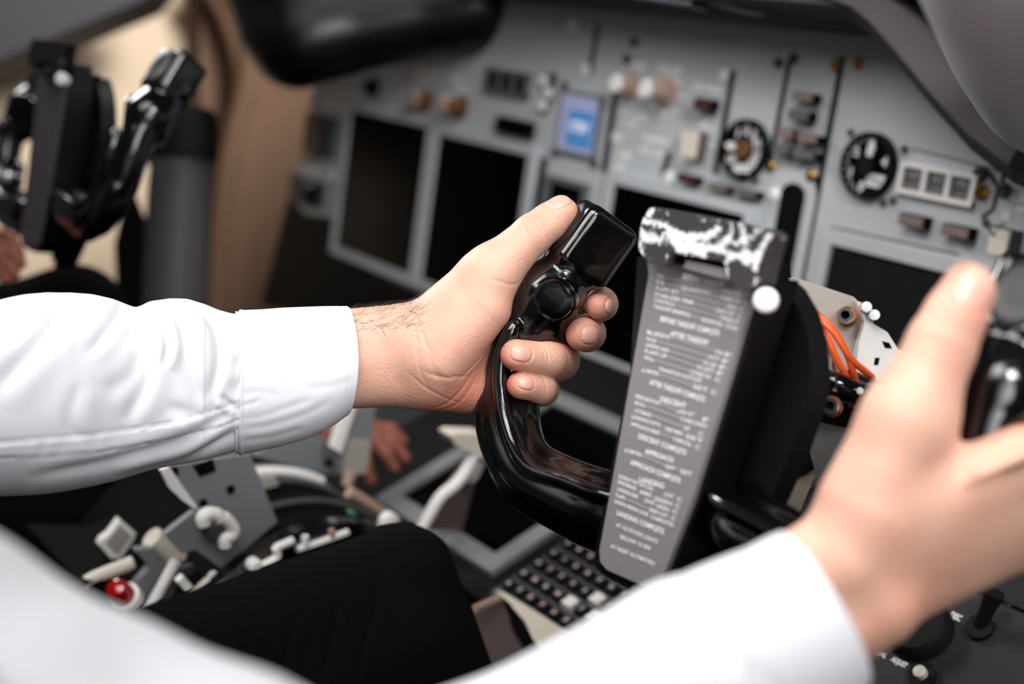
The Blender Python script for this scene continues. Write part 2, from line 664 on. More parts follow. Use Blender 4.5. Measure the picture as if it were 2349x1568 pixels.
def near_hood():
    F = Field((1900, -760, -1300), (3420, 700, 1150), 15)
    base = smooth_path([(2440, 178, 760, 184), (2372, 60, 50, 190), (2335, -60, -620, 202), (2312, -190, -900, 212)], 10)
    for k, (du, dv) in enumerate([(110 * q, 5 * q) for q in range(8)]):
        F.chain([(a + du, b + dv, c, r) for a, b, c, r in base], 60)
    V, Q = F.surface()
    V = relax(V, Q, 4)
    link_mesh('near_hood', quads_mesh('near_hood', warp(V, 0.75), Q), 'trim', gs)

# ================================================================== GLARESHIELD
gs = thing('glareshield', 'black glareshield with rounded padded edge above the grey instrument panel', 'glareshield', W(0, 0.2))
bm = BM()
prof = [(0.180, -0.01), (0.1815, 0.045), (0.186, 0.068), (0.198, 0.078), (0.212, 0.070), (0.217, 0.045), (0.217, -0.01)]
us = [-0.36, 0.215, 0.228, 0.240, 0.254, 0.268, 0.284, 0.300, 0.318, 0.335, 0.36, 0.40]
dv = [0, 0, -0.001, -0.004, -0.011, -0.020, -0.031, -0.042, -0.055, -0.066, -0.082, -0.10]
rows = []
for u, dd in zip(us, dv):
    rows.append([bm.verts.new(Vector(W(u, v + dd, d))) for v, d in prof])
for A, B in zip(rows, rows[1:]):
    for i in range(len(prof) - 1):
        bm.faces.new([A[i], A[i + 1], B[i + 1], B[i]])
bm.faces.new(rows[0]); bm.faces.new(rows[-1][::-1])
obj('padded_edge', bm, 'lip', gs, True, 60)
bm = BM()
add_prism(bm, [W(-0.75, 0.221, 0.035), W(0.95, 0.221, 0.035), W(0.95, 0.236, -0.02), W(0.95, 0.40, -0.30), W(-0.75, 0.40, -0.30), W(-0.75, 0.236, -0.02)], -0.012 * PU - 0.004 * PN)
obj('top_cover', bm, 'satin', gs, False)
bm = BM()
add_box(bm, W(0.0, 0.220, 0.050), [EX, PU, PN], (0.70, 0.0045, 0.010))
bevel(bm, 0.002)
obj('lip_strip', bm, 'rubber', gs, False)
bm = BM()
add_tube(bm, [W(0.15, 0.2135, 0.070), W(0.18, 0.2060, 0.0755), W(0.235, 0.196, 0.0785)], [0.0012, 0.0022, 0.0008], 8)
obj('seam', bm, 'dark', gs)
near_hood()
# far bulge over the captain's side
F = Field((380, -420, -330), (1500, 320, 420), 9)
F.cone((690, 62, 0), (1085, -12, 0), 128, 126, 40)
F.cone((1085, -12, 0), (1290, -100, 40), 126, 118, 60)
F.cone((690, 62, 0), (640, -260, 60), 128, 200, 60)
F.cone((690, -120, 60), (1290, -220, 60), 190, 190, 60)
F.cone((742, 215, -10), (760, 205, 0), 26, 22, 24, sub=True)
V, Q = F.surface(); V = relax(V, Q, 3)
link_mesh('far_hood', quads_mesh('far_hood', warp(V, 1.66), Q), 'vinyl', gs)

rod = thing('pointer_rod', 'thin silver rod with black clip lying along the glareshield edge', 'rod', W(0.02, 0.225, 0.04))
bm = BM(); add_tube(bm, [P(1440, -14, 1.27), P(1596, 10, 1.21)], 0.0022, 10)
obj('rod', bm, 'steel', rod)
bm = BM(); add_tube(bm, [P(1592, 8, 1.212), P(1606, 10, 1.208), P(1640, 14, 1.20), P(1700, 27, 1.19), P(1756, 36, 1.18)], [0.0042, 0.0046, 0.0048, 0.0036, 0.0014], 10)
obj('clip', bm, 'gloss', rod)

# ================================================================== MAIN INSTRUMENT PANEL
ip = thing('instrument_panel', 'long grey main instrument panel across the cockpit under the glareshield', 'instrument panel', W(0, 0))
out = [(-0.80, -0.218), (-0.762, -0.10), (-0.748, 0.03), (-0.742, 0.075), (-0.70, 0.11), (-0.62, 0.18), (0.24, 0.18), (0.30, 0.15), (0.74, 0.11), (0.80, -0.218)]
bm = BM(); add_prism(bm, [W(u, v, 0) for u, v in out], -0.02 * PN); bevel(bm, 0.002, 2)
obj('panel_board', bm, 'panel', ip, True)


def gap(name, x0, y0, x1, y1, wpx, parent=ip, m='line', d=0.0006):
    (u0, v0), (u1, v1) = pan(x0, y0), pan(x1, y1)
    z = pix_depth((x0 + x1) / 2, (y0 + y1) / 2)
    w = wpx * z / FPX / 2
    a, b = W(u0, v0), W(u1, v1)
    t = unit(b - a)
    n = np.cross(PN, t)
    bm = BM(); add_box(bm, (a + b) / 2, [t, n, PN], (np.linalg.norm(b - a) / 2, w, d))
    return obj(name, bm, m, parent, False)


def pix_depth(x, y):
    return (hit(x, y, P0, PN) - CAM) @ CF


for g in [(1386, 396, 1413, 210, 22), (1642, 398, 1683, 162, 17), (1767, 368, 1812, 140, 14), (1838, 650, 1934, 130, 17), (1834, 662, 1868, 404, 26),
          (1244, 262, 1274, 168, 22), (1521, 402, 1536, 350, 17), (1354, 168, 1373, 55, 14)]:
    gap('panel_gap', *g)
for g in [(1905, 520, 2200, 584, 4), (2090, 340, 2280, 388, 3), (2270, 396, 2291, 430, 9), (2291, 430, 2279, 480, 9), (2279, 480, 2252, 500, 9),
          (2306, 383, 2299, 418, 10)]:
    gap('panel_gap', *g, d=0.0004)

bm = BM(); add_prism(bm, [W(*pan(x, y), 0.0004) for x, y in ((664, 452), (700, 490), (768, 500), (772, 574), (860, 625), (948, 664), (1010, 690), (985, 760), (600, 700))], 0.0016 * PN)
obj('lower_shade', bm, 'rubber', ip, False)  # black sheet laid on the board to paint the shade in this corner

# screws and fasteners
scr = {'brass': [(1971, 146), (1770, 382), (1862, 404), (1918, 150)], 'bronze': [(1456, 97), (1440, 136), (1788, 145), (1822, 134), (1365, 376), (1296, 196), (1275, 350)],
       'white': [(1313, 58), (1345, 162), (1663, 175), (1535, 408), (1780, 447), (715, 230), (788, 248), (763, 404)],  # white heads: specular highlights on screws, put in as paint
       'dgrey': [(1953, 304), (2028, 465), (2077, 342), (2050, 460), (2264, 511), (2292, 384), (1737, 415)]}
for m, pts in scr.items():
    for x, y in pts:
        u, v = pan(x, y)
        r = {'dgrey': 0.0032, 'white': 0.0064}.get(m, 0.0050)
        bm = BM(); add_lathe(bm, W(u, v), PN, [(0, r), (0.0022, r), (0.0034, r * 0.7), (0.0034, 0)], 16)
        add_box(bm, W(u, v, 0.0034), [unit(EX + 0.6 * PU), unit(PU - 0.6 * EX), PN], (r * 0.62, r * 0.1, 0.0003))
        obj('panel_screw', bm, m, ip)


def screw_thing(x, y, m, label, r=0.006):
    t = thing('knurled_screw', label, 'screw', W(*pan(x, y)))
    u, v = pan(x, y)
    bm = BM(); add_lathe(bm, W(u, v), PN, [(0, r), (0.004, r), (0.0058, r * 0.72), (0.0058, 0)], 20)
    obj('head', bm, m, t)
    bm = BM(); add_box(bm, W(u, v, 0.0058), [unit(EX + 0.5 * PU), unit(PU - 0.5 * EX), PN], (r * 0.66, r * 0.12, 0.0004))
    obj('slot', bm, 'dark', t)
    return t


screw_thing(2255, 440, 'brass', 'brass push stud just right of the white framed annunciator row')
screw_thing(2253, 398, 'dgrey', 'dark screw at the upper right corner of the white framed annunciator row')
screw_thing(2305, 436, 'dgrey', 'dark screw beside the bent black panel gap near the lettering LOW')


def words_on_panel(parent, items, m='legend', d=0.0008, cols=None):
    """items: (text, x0, y0, x1, y1, cap height in px): baseline centre line in photo pixels on the panel."""
    for s, x0, y0, x1, y1, h in items:
        bm = BM()
        (u0, v0), (u1, v1) = pan(x0, y0, d), pan(x1, y1, d)
        z = pix_depth(x0, y0)
        wd = abs(u1 - u0)
        text_mesh_into(bm, s, W(u0, (v0 + v1) / 2, d), EX, PU, wd, 1.2 * h * z / FPX, bold=0.09)
        obj('legend_print', bm, m, parent, False)


words_on_panel(ip, [('N1 SET', 1448, 148, 1480, 154, 15), ('SPD REF', 1510, 154, 1564, 166, 15), ('SET', 1522, 168, 1552, 174, 13), ('BOTH', 1546, 187, 1563, 190, 12),
                    ('AUTO', 1553, 221, 1572, 225, 11), ('1', 1497, 243, 1505, 244, 11), ('2', 1517, 259, 1527, 261, 12), ('AUTO', 1538, 252, 1558, 256, 11),
                    ('AUTO BRAKE', 1588, 196, 1655, 208, 13), ('OFF', 1604, 286, 1616, 289, 12), ('RTO', 1620, 298, 1630, 301, 9), ('MAX', 1626, 332, 1643, 335, 11),
                    ('DISARM', 1553, 367, 1605, 377, 14), ('FUEL', 1424, 258, 1448, 262, 13), ('FLOW', 1452, 267, 1486, 272, 13), ('RATE', 1426, 280, 1460, 286, 14),
                    ('RESET', 1403, 313, 1432, 318, 14), ('USED', 1417, 355, 1450, 361, 14), ('ON', 1412, 379, 1432, 383, 14),
                    ('MFD', 1476, 316, 1536, 330, 11), ('ENG', 1470, 344, 1492, 348, 12), ('SYS', 1499, 352, 1520, 356, 12)])
words_on_panel(ip, [('LOW', 2322, 452, 2366, 460, 15), ('N', 2335, 478, 2352, 481, 12), ('N2', 2299, 492, 2317, 495, 15)])
words_on_panel(ip, [('SPD REF', 953, 158, 1005, 170, 14), ('N1', 955, 180, 975, 184, 14), ('SET', 1035, 178, 1062, 184, 14), ('AUTO', 1045, 205, 1070, 211, 13), ('OFF', 742, 238, 768, 243, 13),
                    ('LIGHTS', 682, 384, 734, 394, 14)])


def display(name, label, u0, v0, u1, v1, frame=0.011, glass='screen', cat='display screen', group=None, bez='bezel', at=W, ax=(EX, PU, PN)):
    t = thing(name, label, cat, at((u0 + u1) / 2, (v0 + v1) / 2), group)
    bm = BM()
    f = frame
    for (a, b, c, d) in ((u0 - f, u1 + f, v1, v1 + f), (u0 - f, u1 + f, v0 - f, v0), (u0 - f, u0, v0, v1), (u1, u1 + f, v0, v1)):
        add_box(bm, at((a + b) / 2, (c + d) / 2, 0.003), ax, ((b - a) / 2, (d - c) / 2, 0.003))
    bmesh.ops.remove_doubles(bm, verts=bm.verts, dist=1e-5)
    obj('bezel', bm, bez, t, False)
    bm = BM(); add_box(bm, at((u0 + u1) / 2, (v0 + v1) / 2, 0.0012), ax, ((u1 - u0) / 2, (v1 - v0) / 2, 0.0012))
    obj('glass', bm, glass, t, False)
    return t


display('display_screen', 'dark square display at the far end of the panel, beside the tan wall', -0.634, -0.160, -0.447, 0.021, group=None, bez='panel')
display('display_screen', 'dark square display between the far display and the blue lit standby screen', -0.424, -0.160, -0.243, 0.017, bez='panel')
display('display_screen', 'dark square display in the middle of the panel, behind the checklist clip', -0.097, -0.166, 0.090, 0.010, bez='panel')
display('display_screen', 'hazy dark display behind the near hand, right of the black gear slot', 0.196, -0.176, 0.383, 0.004, glass='screen2', bez='panel')

# blue lit standby screen
t = thing('standby_display', 'small blue lit standby display with pale border on the panel', 'display screen', W(-0.169, 0.06))
(u0, v1), (u1, _), (_, v0) = pan(1300, 210), pan(1385, 228), pan(1280, 344)
bm = BM(); add_box(bm, W((u0 + u1) / 2, (v0 + v1) / 2, 0.002), [EX, PU, PN], ((u1 - u0) / 2 + 0.002, (v1 - v0) / 2 + 0.002, 0.002)); bevel(bm, 0.001)
obj('case', bm, 'bezel', t)
bm = BM(); add_box(bm, W((u0 + u1) / 2, (v0 + v1) / 2, 0.0045), [EX, PU, PN], ((u1 - u0) / 2 - 0.002, (v1 - v0) / 2 - 0.002, 0.0006))
obj('screen_border', bm, 'lav', t, False)
(a0, b1), (a1, _), (_, b0) = pan(1308, 250, .005), pan(1366, 264, .005), pan(1296, 330, .005)
bm = BM(); add_box(bm, W((a0 + a1) / 2, (b0 + b1) / 2, 0.0055), [EX, PU, PN], ((a1 - a0) / 2, (b1 - b0) / 2, 0.0005))
obj('screen_image', bm, 'blue', t, False)
bm = BM()
text_mesh_into(bm, 'STBY', W((a0 + a1) / 2, (b0 + b1) / 2 + 0.002, 0.0064), EX, PU, 0.032, 0.011, centre=True, bold=0.03)
obj('screen_text', bm, 'lit', t, False)

# the small dark instrument beside the thumb, dark slot, square dark display
display('small_display', 'small black display with grey surround behind the raised thumb', *[pan(1262, 470)[0], pan(1255, 470)[1], pan(1346, 430)[0], pan(1270, 415)[1]], frame=0.006, cat='display screen')
(u0, v1), (u1, v0) = pan(1139, 264, .008), pan(1213, 319, .008)
t = thing('square_indicator', 'square black indicator below the far row of three windows', 'indicator', W((u0 + u1) / 2, (v0 + v1) / 2))
bm = BM(); add_box(bm, W((u0 + u1) / 2, (v0 + v1) / 2, 0.004), [EX, PU, PN], ((u1 - u0) / 2, (v1 - v0) / 2, 0.004)); bevel(bm, 0.0015)
obj('case', bm, 'rubber', t)
bm = BM(); add_box(bm, W((u0 + u1) / 2, (v0 + v1) / 2, 0.0084), [EX, PU, PN], ((u1 - u0) / 2 - .004, (v1 - v0) / 2 - .004, 0.0005))
obj('glass', bm, 'screen', t, False)
gap('panel_slot', 1250, 362, 1222, 520, 24, m='dark', d=0.001)

# gear lever slot
t = thing('gear_lever_slot', 'tall black rounded slot for the landing gear lever in the panel', 'slot', W(*pan(1805, 540)))
(ua, va), (ub, vb) = pan(1822, 447), pan(1785, 645)
r = 27 * 1.27 / FPX
poly = [W(ua + r * 1.35 * math.cos(q), va + r * math.sin(q), 0.0022) for q in np.linspace(0, math.pi, 17)] + [W(ua - r * 1.35, vb, 0.0022), W(ua + r * 1.35, vb, 0.0022)]
bm = BM(); add_prism(bm, poly, -0.0016 * PN)
obj('opening', bm, 'dark', t, False)
bm = BM()
R2 = [W(ua + (r * 1.35 + 0.012) * math.cos(q), va + (r + 0.012) * math.sin(q), 0.0004) for q in np.linspace(0, math.pi, 17)] + [W(ua - r * 1.35 - 0.012, vb, 0.0004), W(ua + r * 1.35 + 0.012, vb, 0.0004)]
add_prism(bm, R2, 0.0008 * PN)
obj('surround', bm, 'panel', t, False)


# ------------------------------------------------------------------ knobs
def knob(x, y, d, r, label, cap='white', body='tan', square=False, group=None):  # tan body paints shade onto the sides of cream knobs
    u, v = pan(x, y, d)
    t = thing('selector_knob', label, 'knob', W(u, v), group)
    bm = BM(); add_lathe(bm, W(u, v), PN, [(0, r * (1.5 - square * 0.7)), (0.003, r * (1.5 - square * 0.7)), (0.0036, r * (1.1 - square * 0.4)), (0.0036, 0)], 28)
    obj('skirt', bm, body, t)
    bm = BM()
    if square:
        add_box(bm, W(u, v, d / 2 + 0.002), [EX, PU, PN], (r * 0.95, r * 1.02, d / 2 - 0.001)); bevel(bm, 0.002)
    else:
        add_lathe(bm, W(u, v), PN, [(0.003, r), (d - 0.004, r * 0.92), (d - 0.004, 0)], 28)
    obj('grip', bm, body, t)
    bm = BM()
    if square:
        add_box(bm, W(u, v, d), [EX, PU, PN], (r * 0.93, r, 0.0012)); bevel(bm, 0.0006)
    else:
        add_lathe(bm, W(u, v), PN, [(d - 0.0042, r * 0.93), (d - 0.001, r * 0.9), (d, r * 0.8), (d, 0)], 28)
    obj('cap', bm, cap, t)
    bm = BM(); add_box(bm, W(u, v + r * 0.9, d / 2 + 0.001), [EX, PU, PN], (r * 0.12, r * 0.14, d / 2 - 0.002))
    obj('pointer', bm, 'white' if body != 'white' else 'dark', t)
    return t


knob(1408, 192, 0.022, 0.0095, 'white capped knob nearest the blue screen, first of the lit pair')
knob(1476, 204, 0.030, 0.0098, 'white capped knob right of its twin, under the label SPD REF')
knob(944, 228, 0.022, 0.0095, 'knob painted in shaded tan tones at the far side of the panel, first of the pair', 'tan', 'brown')  # far pair takes darker tones, painting the shade over there
knob(1010, 240, 0.030, 0.0098, 'knob painted in shaded tan tones at the far side of the panel, nearer of the pair', 'tan', 'brown')
knob(1583, 330, 0.013, 0.0125, 'square white autobrake knob below the dark red window', 'cream', 'kick', True)
knob(838, 198, 0.012, 0.009, 'small black knob above the farthest dark display', 'rubber', 'rubber')
knob(700, 444, 0.014, 0.013, 'round black knob low at the far edge of the panel', 'rubber', 'rubber')

# left module beside the far display
(u0, v1), (u1, v0) = pan(714, 258), pan(766, 366)
t = thing('light_module', 'narrow brown control module beside the farthest dark display', 'module', W((u0 + u1) / 2, (v0 + v1) / 2))
bm = BM(); add_box(bm, W((u0 + u1) / 2, (v0 + v1) / 2, 0.004), [EX, PU, PN], ((u1 - u0) / 2, (v1 - v0) / 2, 0.004)); bevel(bm, 0.0015)
obj('case', bm, 'dgrey', t)
for k in range(3):
    vv = v1 - 0.013 - k * 0.019
    bm = BM(); add_box(bm, W((u0 + u1) / 2 + 0.004, vv, 0.011), [EX, PU, PN], (0.011, 0.006, 0.004)); bevel(bm, 0.0015)
    obj('rocker', bm, 'dbrown', t)
(u0, v1), (u1, v0) = pan(672, 396), pan(742, 480)
t = thing('switch_box', 'grey switch box low at the far end of the panel around a black knob', 'switch box', W((u0 + u1) / 2, (v0 + v1) / 2))
bm = BM(); add_box(bm, W((u0 + u1) / 2, (v0 + v1) / 2, 0.0015), [EX, PU, PN], ((u1 - u0) / 2, (v1 - v0) / 2, 0.0018)); bevel(bm, 0.001)
obj('case', bm, 'dgrey', t)


# ------------------------------------------------------------------ annunciator lights: a lens on a black protruding body
def annunciator(x0, y0, x1, y1, lens, label, group=None, word=None, d=0.011):
    """front face corners (top left, bottom right) in photo pixels"""
    (u0, v1), (u1, v0) = pan(x0, y0, d), pan(x1, y1, d)
    c, hu, hv = ((u0 + u1) / 2, (v0 + v1) / 2), abs(u1 - u0) / 2, abs(v1 - v0) / 2
    t = thing('annunciator_light', label, 'indicator light', W(*c), group)
    bm = BM(); add_box(bm, W(*c, d / 2), [EX, PU, PN], (hu, hv, d / 2)); bevel(bm, 0.0008)
    obj('body', bm, 'dark', t)
    bm = BM(); add_box(bm, W(*c, d + 0.0004), [EX, PU, PN], (hu * 0.93, hv * 0.9, 0.0006))
    obj('lens', bm, lens, t, False)
    if word:
        bm = BM(); text_mesh_into(bm, word, W(*c, d + 0.0013), EX, PU, hu * 1.4, hv * 0.6, centre=True)
        obj('lens_print', bm, 'leader', t, False)
    return t


annunciator(1818, 208, 1864, 236, 'pink', 'dusty pink indicator light, topmost in the narrow panel strip')
annunciator(1809, 249, 1854, 280, 'glens', 'grey indicator light, second from the top in the narrow panel strip')
annunciator(1784, 292, 1818, 320, 'pink', 'pink indicator light beside the flap dial, third row of the strip', word='LE')
annunciator(1831, 303, 1874, 331, 'pink', 'pink indicator light, third row of the strip, against the long gap', word='TRANSIT')
annunciator(1774, 331, 1809, 357, 'glens', 'grey indicator light beside the flap dial, lowest row of the strip', word='EXT')
annunciator(1818, 341, 1868, 369, 'glens', 'grey indicator light, lowest row of the strip, against the long gap', word='EXT')
annunciator(1594, 222, 1629, 256, 'dbrown', 'dark red indicator window above the square white knob')
annunciator(1554, 396, 1594, 424, 'dbrown', 'dark red indicator light under the square white knob')
annunciator(1622, 417, 1668, 440, 'pink', 'brownish indicator light under the flap dial, nearer the square knob', word='GEAR')
annunciator(1685, 429, 1734, 456, 'glens', 'grey indicator light under the flap dial, nearer the gear slot', word='GEAR')
annunciator(2064, 486, 2117, 526, 'pink', 'pink indicator light under the white framed row, nearer the gear slot', word='SPEED')
annunciator(2163, 510, 2221, 551, 'pink', 'pink indicator light under the white framed row, nearer the hand', word='STAB')


# ------------------------------------------------------------------ rows of three annunciator windows
def tri(x0, y0, x1, y1, label, fr, pane, shade):
    d = 0.006
    (u0, v1), (u1, v0) = pan(x0, y0, d), pan(x1, y1, d)
    t = thing('annunciator_row', label, 'indicator', W((u0 + u1) / 2, (v0 + v1) / 2))
    b = 0.0042
    wd = (u1 - u0 - 4 * b) / 3
    bm = BM()
    for k in range(4):
        add_box(bm, W(u0 + b / 2 + k * (wd + b), (v0 + v1) / 2, d / 2), [EX, PU, PN], (b / 2, (v1 - v0) / 2, d / 2))
    for vv in (v0 + b / 2, v1 - b / 2):
        add_box(bm, W((u0 + u1) / 2, vv, d / 2 - 0.0002), [EX, PU, PN], ((u1 - u0) / 2, b / 2, d / 2))
    obj('frame', bm, fr, t, False)
    for k, s in enumerate(('A/P', 'A/T', 'FMC')):
        c = u0 + b + wd / 2 + k * (wd + b)
        bm = BM(); add_box(bm, W(c, (v0 + v1) / 2, 0.0015), [EX, PU, PN], (wd / 2, (v1 - v0) / 2 - b, 0.0015))
        p = obj('window_pane', bm, pane, t, False)
        bm = BM(); text_mesh_into(bm, s, W(c, (v0 + v1) / 2 + 0.004, 0.0034), EX, PU, wd * 0.6, 0.006, centre=True, bold=0.02)
        text_mesh_into(bm, 'P/RST', W(c, (v0 + v1) / 2 - 0.006, 0.0034), EX, PU, wd * 0.66, 0.005, centre=True)
        obj('pane_print', bm, shade, p, False)
    return t


tri(2067, 368, 2226, 476, 'white framed row of three dim grey windows on the near panel', 'white', 'glens', 'leader')
tri(1114, 152, 1204, 226, 'row of three windows painted in shaded tones at the far side of the panel', 'bezel', 'screen', 'dgrey')  # same unit as the near row, its colours darkened to stand for shade
for k, (x, y) in enumerate(((1244, 186), (1254, 214), (1240, 242))):
    u, v = pan(x, y, 0.006)
    t = thing('push_button', 'pale round push button beside the far row of windows, %s of three' % ('topmost', 'middle', 'lowest')[k], 'button', W(u, v))
    bm = BM(); add_lathe(bm, W(u, v), PN, [(0, 0.0085), (0.003, 0.0085), (0.003, 0)], 20); obj('collar', bm, 'dgrey', t)
    bm = BM(); add_lathe(bm, W(u, v), PN, [(0.003, 0.0062), (0.006, 0.006), (0.007, 0.004), (0.007, 0)], 20); obj('cap', bm, 'white', t)


# ------------------------------------------------------------------ round gauges
def gauge(x, y, r, label, marks, needle_deg, hub, extra=None):
    u, v = pan(x, y, 0.003)
    t = thing('round_gauge', label, 'gauge', W(u, v))
    bm = BM(); add_lathe(bm, W(u, v), PN, [(0, r * 1.06), (0.007, r * 1.05), (0.0085, r * 1.0), (0.0085, r * 0.93), (0.004, r * 0.92)], 48); obj('rim', bm, 'rubber', t)
    bm = BM(); add_lathe(bm, W(u, v), PN, [(0.001, r * 0.93), (0.004, r * 0.93), (0.004, 0)], 48); obj('dial', bm, 'dark', t)
    bm = BM()
    for s, a, h, rad in marks:
        q = math.radians(a)
        if s == '|':
            dirn = math.cos(q) * EX + math.sin(q) * PU
            add_box(bm, W(u + rad * r * math.cos(q), v + rad * r * math.sin(q), 0.0043), [dirn, np.cross(PN, dirn), PN], (h * r, 0.0007, 0.0002))
        else:
            text_mesh_into(bm, s, W(u + rad * r * math.cos(q), v + rad * r * math.sin(q), 0.0044), EX, PU, None, h * r, centre=True, bold=0.06)
    obj('dial_print', bm, 'legend', t, False)
    q = math.radians(needle_deg)
    dn = math.cos(q) * EX + math.sin(q) * PU
    dt = np.cross(PN, dn)
    c = W(u, v, 0.006)
    bm = BM(); add_prism(bm, [c + dn * r * 0.22 - dt * r * 0.10, c + dn * r * 0.62 - dt * r * 0.14, c + dn * r * 0.86, c + dn * r * 0.62 + dt * r * 0.14, c + dn * r * 0.22 + dt * r * 0.10], 0.0012 * PN)
    obj('needle', bm, 'white', t, False)
    bm = BM(); add_lathe(bm, W(u, v), PN, [(0.004, r * 0.34), (0.0085, r * 0.30), (0.0085, 0)], 28); obj('needle_hub', bm, hub, t)
    if extra:
        bm = BM(); add_box(bm, W(u + extra[0] * r, v + extra[1] * r, 0.0046), [EX, PU, PN], (extra[2] * r, extra[3] * r, 0.0006))
        obj('plaque', bm, 'legend', t, False)
        bm = BM(); text_mesh_into(bm, 'PSI', W(u + extra[0] * r, v + extra[1] * r, 0.0056), EX, PU, extra[2] * r * 1.3, extra[3] * r * 0.9, centre=True)
        obj('plaque_print', bm, 'dgrey', t, False)
    return t


gauge(1709, 343, 0.0265, 'round black flap dial with needle pointing level at UP, left of the indicator strip',
      [('1', 128, .32, .68), ('2', 92, .32, .70), ('5', 58, .32, .68), ('10', 28, .29, .66), ('15', -8, .29, .66), ('25', -38, .29, .66), ('30', -68, .29, .66), ('40', -105, .29, .68), ('UP', -142, .26, .66)], 176, 'brown')
gauge(1993, 380, 0.0265, 'round black pressure gauge with white needle pointing up, right of the long gap',
      [('4', 20, .27, .66), ('3', 95, .2, .72), ('2', 145, .27, .66), ('1', 205, .27, .68), ('0', 262, .27, .66)] + [('|', a, .06, .84) for a in range(100, 262, 16)], 82, 'rubber', (0.42, -0.42, 0.34, 0.2))

# cream switch at the near end
t = thing('cream_switch', 'cream block switch beside the lettering LOW above the near hand', 'switch', W(*pan(2300, 560)))
d = 0.016
(u0, v1), (u1, v0) = pan(2279, 520, d), pan(2309, 590, d)
bm = BM(); add_box(bm, W((u0 + u1) / 2, (v0 + v1) / 2, d / 2), [EX, PU, PN], ((u1 - u0) / 2, (v1 - v0) / 2, d / 2)); bevel(bm, 0.0015)
obj('housing', bm, 'dgrey', t)
bm = BM(); add_box(bm, W((u0 + u1) / 2, (v0 + v1) / 2, d + 0.001), [EX, PU, PN], ((u1 - u0) / 2 * 0.96, (v1 - v0) / 2 * 0.96, 0.002)); bevel(bm, 0.001)
obj('rocker', bm, 'cream', t)
bm = BM(); add_tube(bm, smooth_path([W((u0 + u1) / 2 - .004, v1 - 0.006, d + 0.003), W((u0 + u1) / 2 - .006, v1 - 0.001, d + 0.008), W((u0 + u1) / 2 + .004, v1 + 0.004, d + 0.004)], 6), 0.0009, 8)
obj('wire_guard', bm, 'dgrey', t)

# ================================================================== FORWARD PEDESTAL, KEYBOARD UNIT
QT = math.radians(17)
QU = np.array([0, math.cos(QT), math.sin(QT)])
QN = np.array([0, -math.sin(QT), math.cos(QT)])
Q0 = P(1300, 1330, 1.158)


def WQ(u, v, d=0.0):
    return Q0 + u * EX + v * QU + d * QN


AXQ = (EX, QU, QN)
bm = BM()
prof = [(-0.060, 0.0), (0.31, 0.0), (0.31, -0.30), (-0.060, -0.18)]
add_prism(bm, [WQ(-0.34, v, d) for v, d in prof], 0.462 * EX); bevel(bm, 0.004, 2)
fp = thing('forward_pedestal', 'grey sloping pedestal under the instrument panel carrying display and keyboard', 'pedestal', WQ(-0.1, 0.1))
obj('housing', bm, 'rubber', fp, True)
bm = BM(); add_prism(bm, [P(1136, 1354, 1.115), P(1160, 1362, 1.10), P(1230, 1404, 1.075), P(1330, 1468, 1.04), P(1320, 1500, 1.04), P(1240, 1490, 1.06), P(1222, 1464, 1.065), P(1204, 1424, 1.075), P(1176, 1392, 1.09)], CF * 0.004)
obj('end_strip', bm, 'cream', fp, True)

display('lower_display', 'dark display with wide grey bezel between throttle levers and keyboard', -0.226, -0.018, -0.074, 0.165, frame=0.018, at=WQ, ax=AXQ, bez='pgrey')

kb = thing('keyboard_unit', 'dark grey flight computer keyboard unit with small black keys, below the checklist plate', 'keyboard', WQ(0.04, 0.06))
bm = BM(); add_box(bm, WQ(0.042, 0.078, 0.004), AXQ, (0.074, 0.132, 0.004)); bevel(bm, 0.0015)
obj('case', bm, 'dgrey', kb)
bm = BM(); add_box(bm, WQ(0.042, 0.155, 0.0085), AXQ, (0.058, 0.043, 0.0012)); bevel(bm, 0.0005)
obj('screen', bm, 'screen', kb)
for j in range(9):
    for i in range(9):
        if (i in (2, 5) and j > 5) or (j == 0 and i > 7):
            continue
        u, v = -0.0215 + 0.0150 * i, -0.040 + 0.0158 * j
        wkey = (j == 1 and i in (4, 6)) or (j == 2 and i == 5)
        bm = BM()
        add_box(bm, WQ(u, v, 0.0105), AXQ, (0.0052, 0.0048, 0.0035)); bevel(bm, 0.0012, 2)
        k = obj('key', bm, 'white' if wkey else 'rubber', kb)
        bm = BM()
        if wkey:
            add_box(bm, WQ(u, v, 0.0142), AXQ, (0.003, 0.003, 0.0003))
        else:
            text_mesh_into(bm, 'ABCDEFGHIJKLMNOPQRSTUVWXYZ1234567890'[(i * 5 + j * 7) % 36], WQ(u, v, 0.0142), EX, QU, None, 0.0040, centre=True, bold=0.05)
        if len(bm.verts):
            obj('key_print', bm, 'cream' if wkey else 'keyprint', k, False)
        else:
            bm.free()

kick = thing('kick_panel', 'brown shaded panel beside the knee under the keyboard unit', 'panel', P(1150, 1470, 1.05))
bm = BM(); add_prism(bm, [P(1050, 1410, 1.06), P(1146, 1366, 1.09), P(1180, 1440, 1.09), P(1310, 1640, 1.07), P(1120, 1640, 1.04)], CF * 0.01)
obj('board', bm, 'kick', kick)
bm = BM(); add_tube(bm, [P(1088, 1396, 1.055), P(1146, 1370, 1.085)], 0.003, 8)
obj('edge_strip', bm, 'tan', kick)
bm = BM(); add_prism(bm, [P(1140, 1364, 1.10), P(1172, 1386, 1.09), P(1200, 1440, 1.085), P(1240, 1490, 1.08), P(1210, 1500, 1.08), P(1180, 1450, 1.085)], CF * 0.012)
obj('dark_gasket', bm, 'dark', kick)

# ================================================================== THROTTLE QUADRANT
tq = thing('throttle_quadrant', 'grey and black throttle quadrant with white edged levers between the seats', 'throttle quadrant', (-1.0, 0.45, 0.5))
DC, DR = np.array([0.45, 0.612]), 0.130          # drum centre (forward, up) and radius


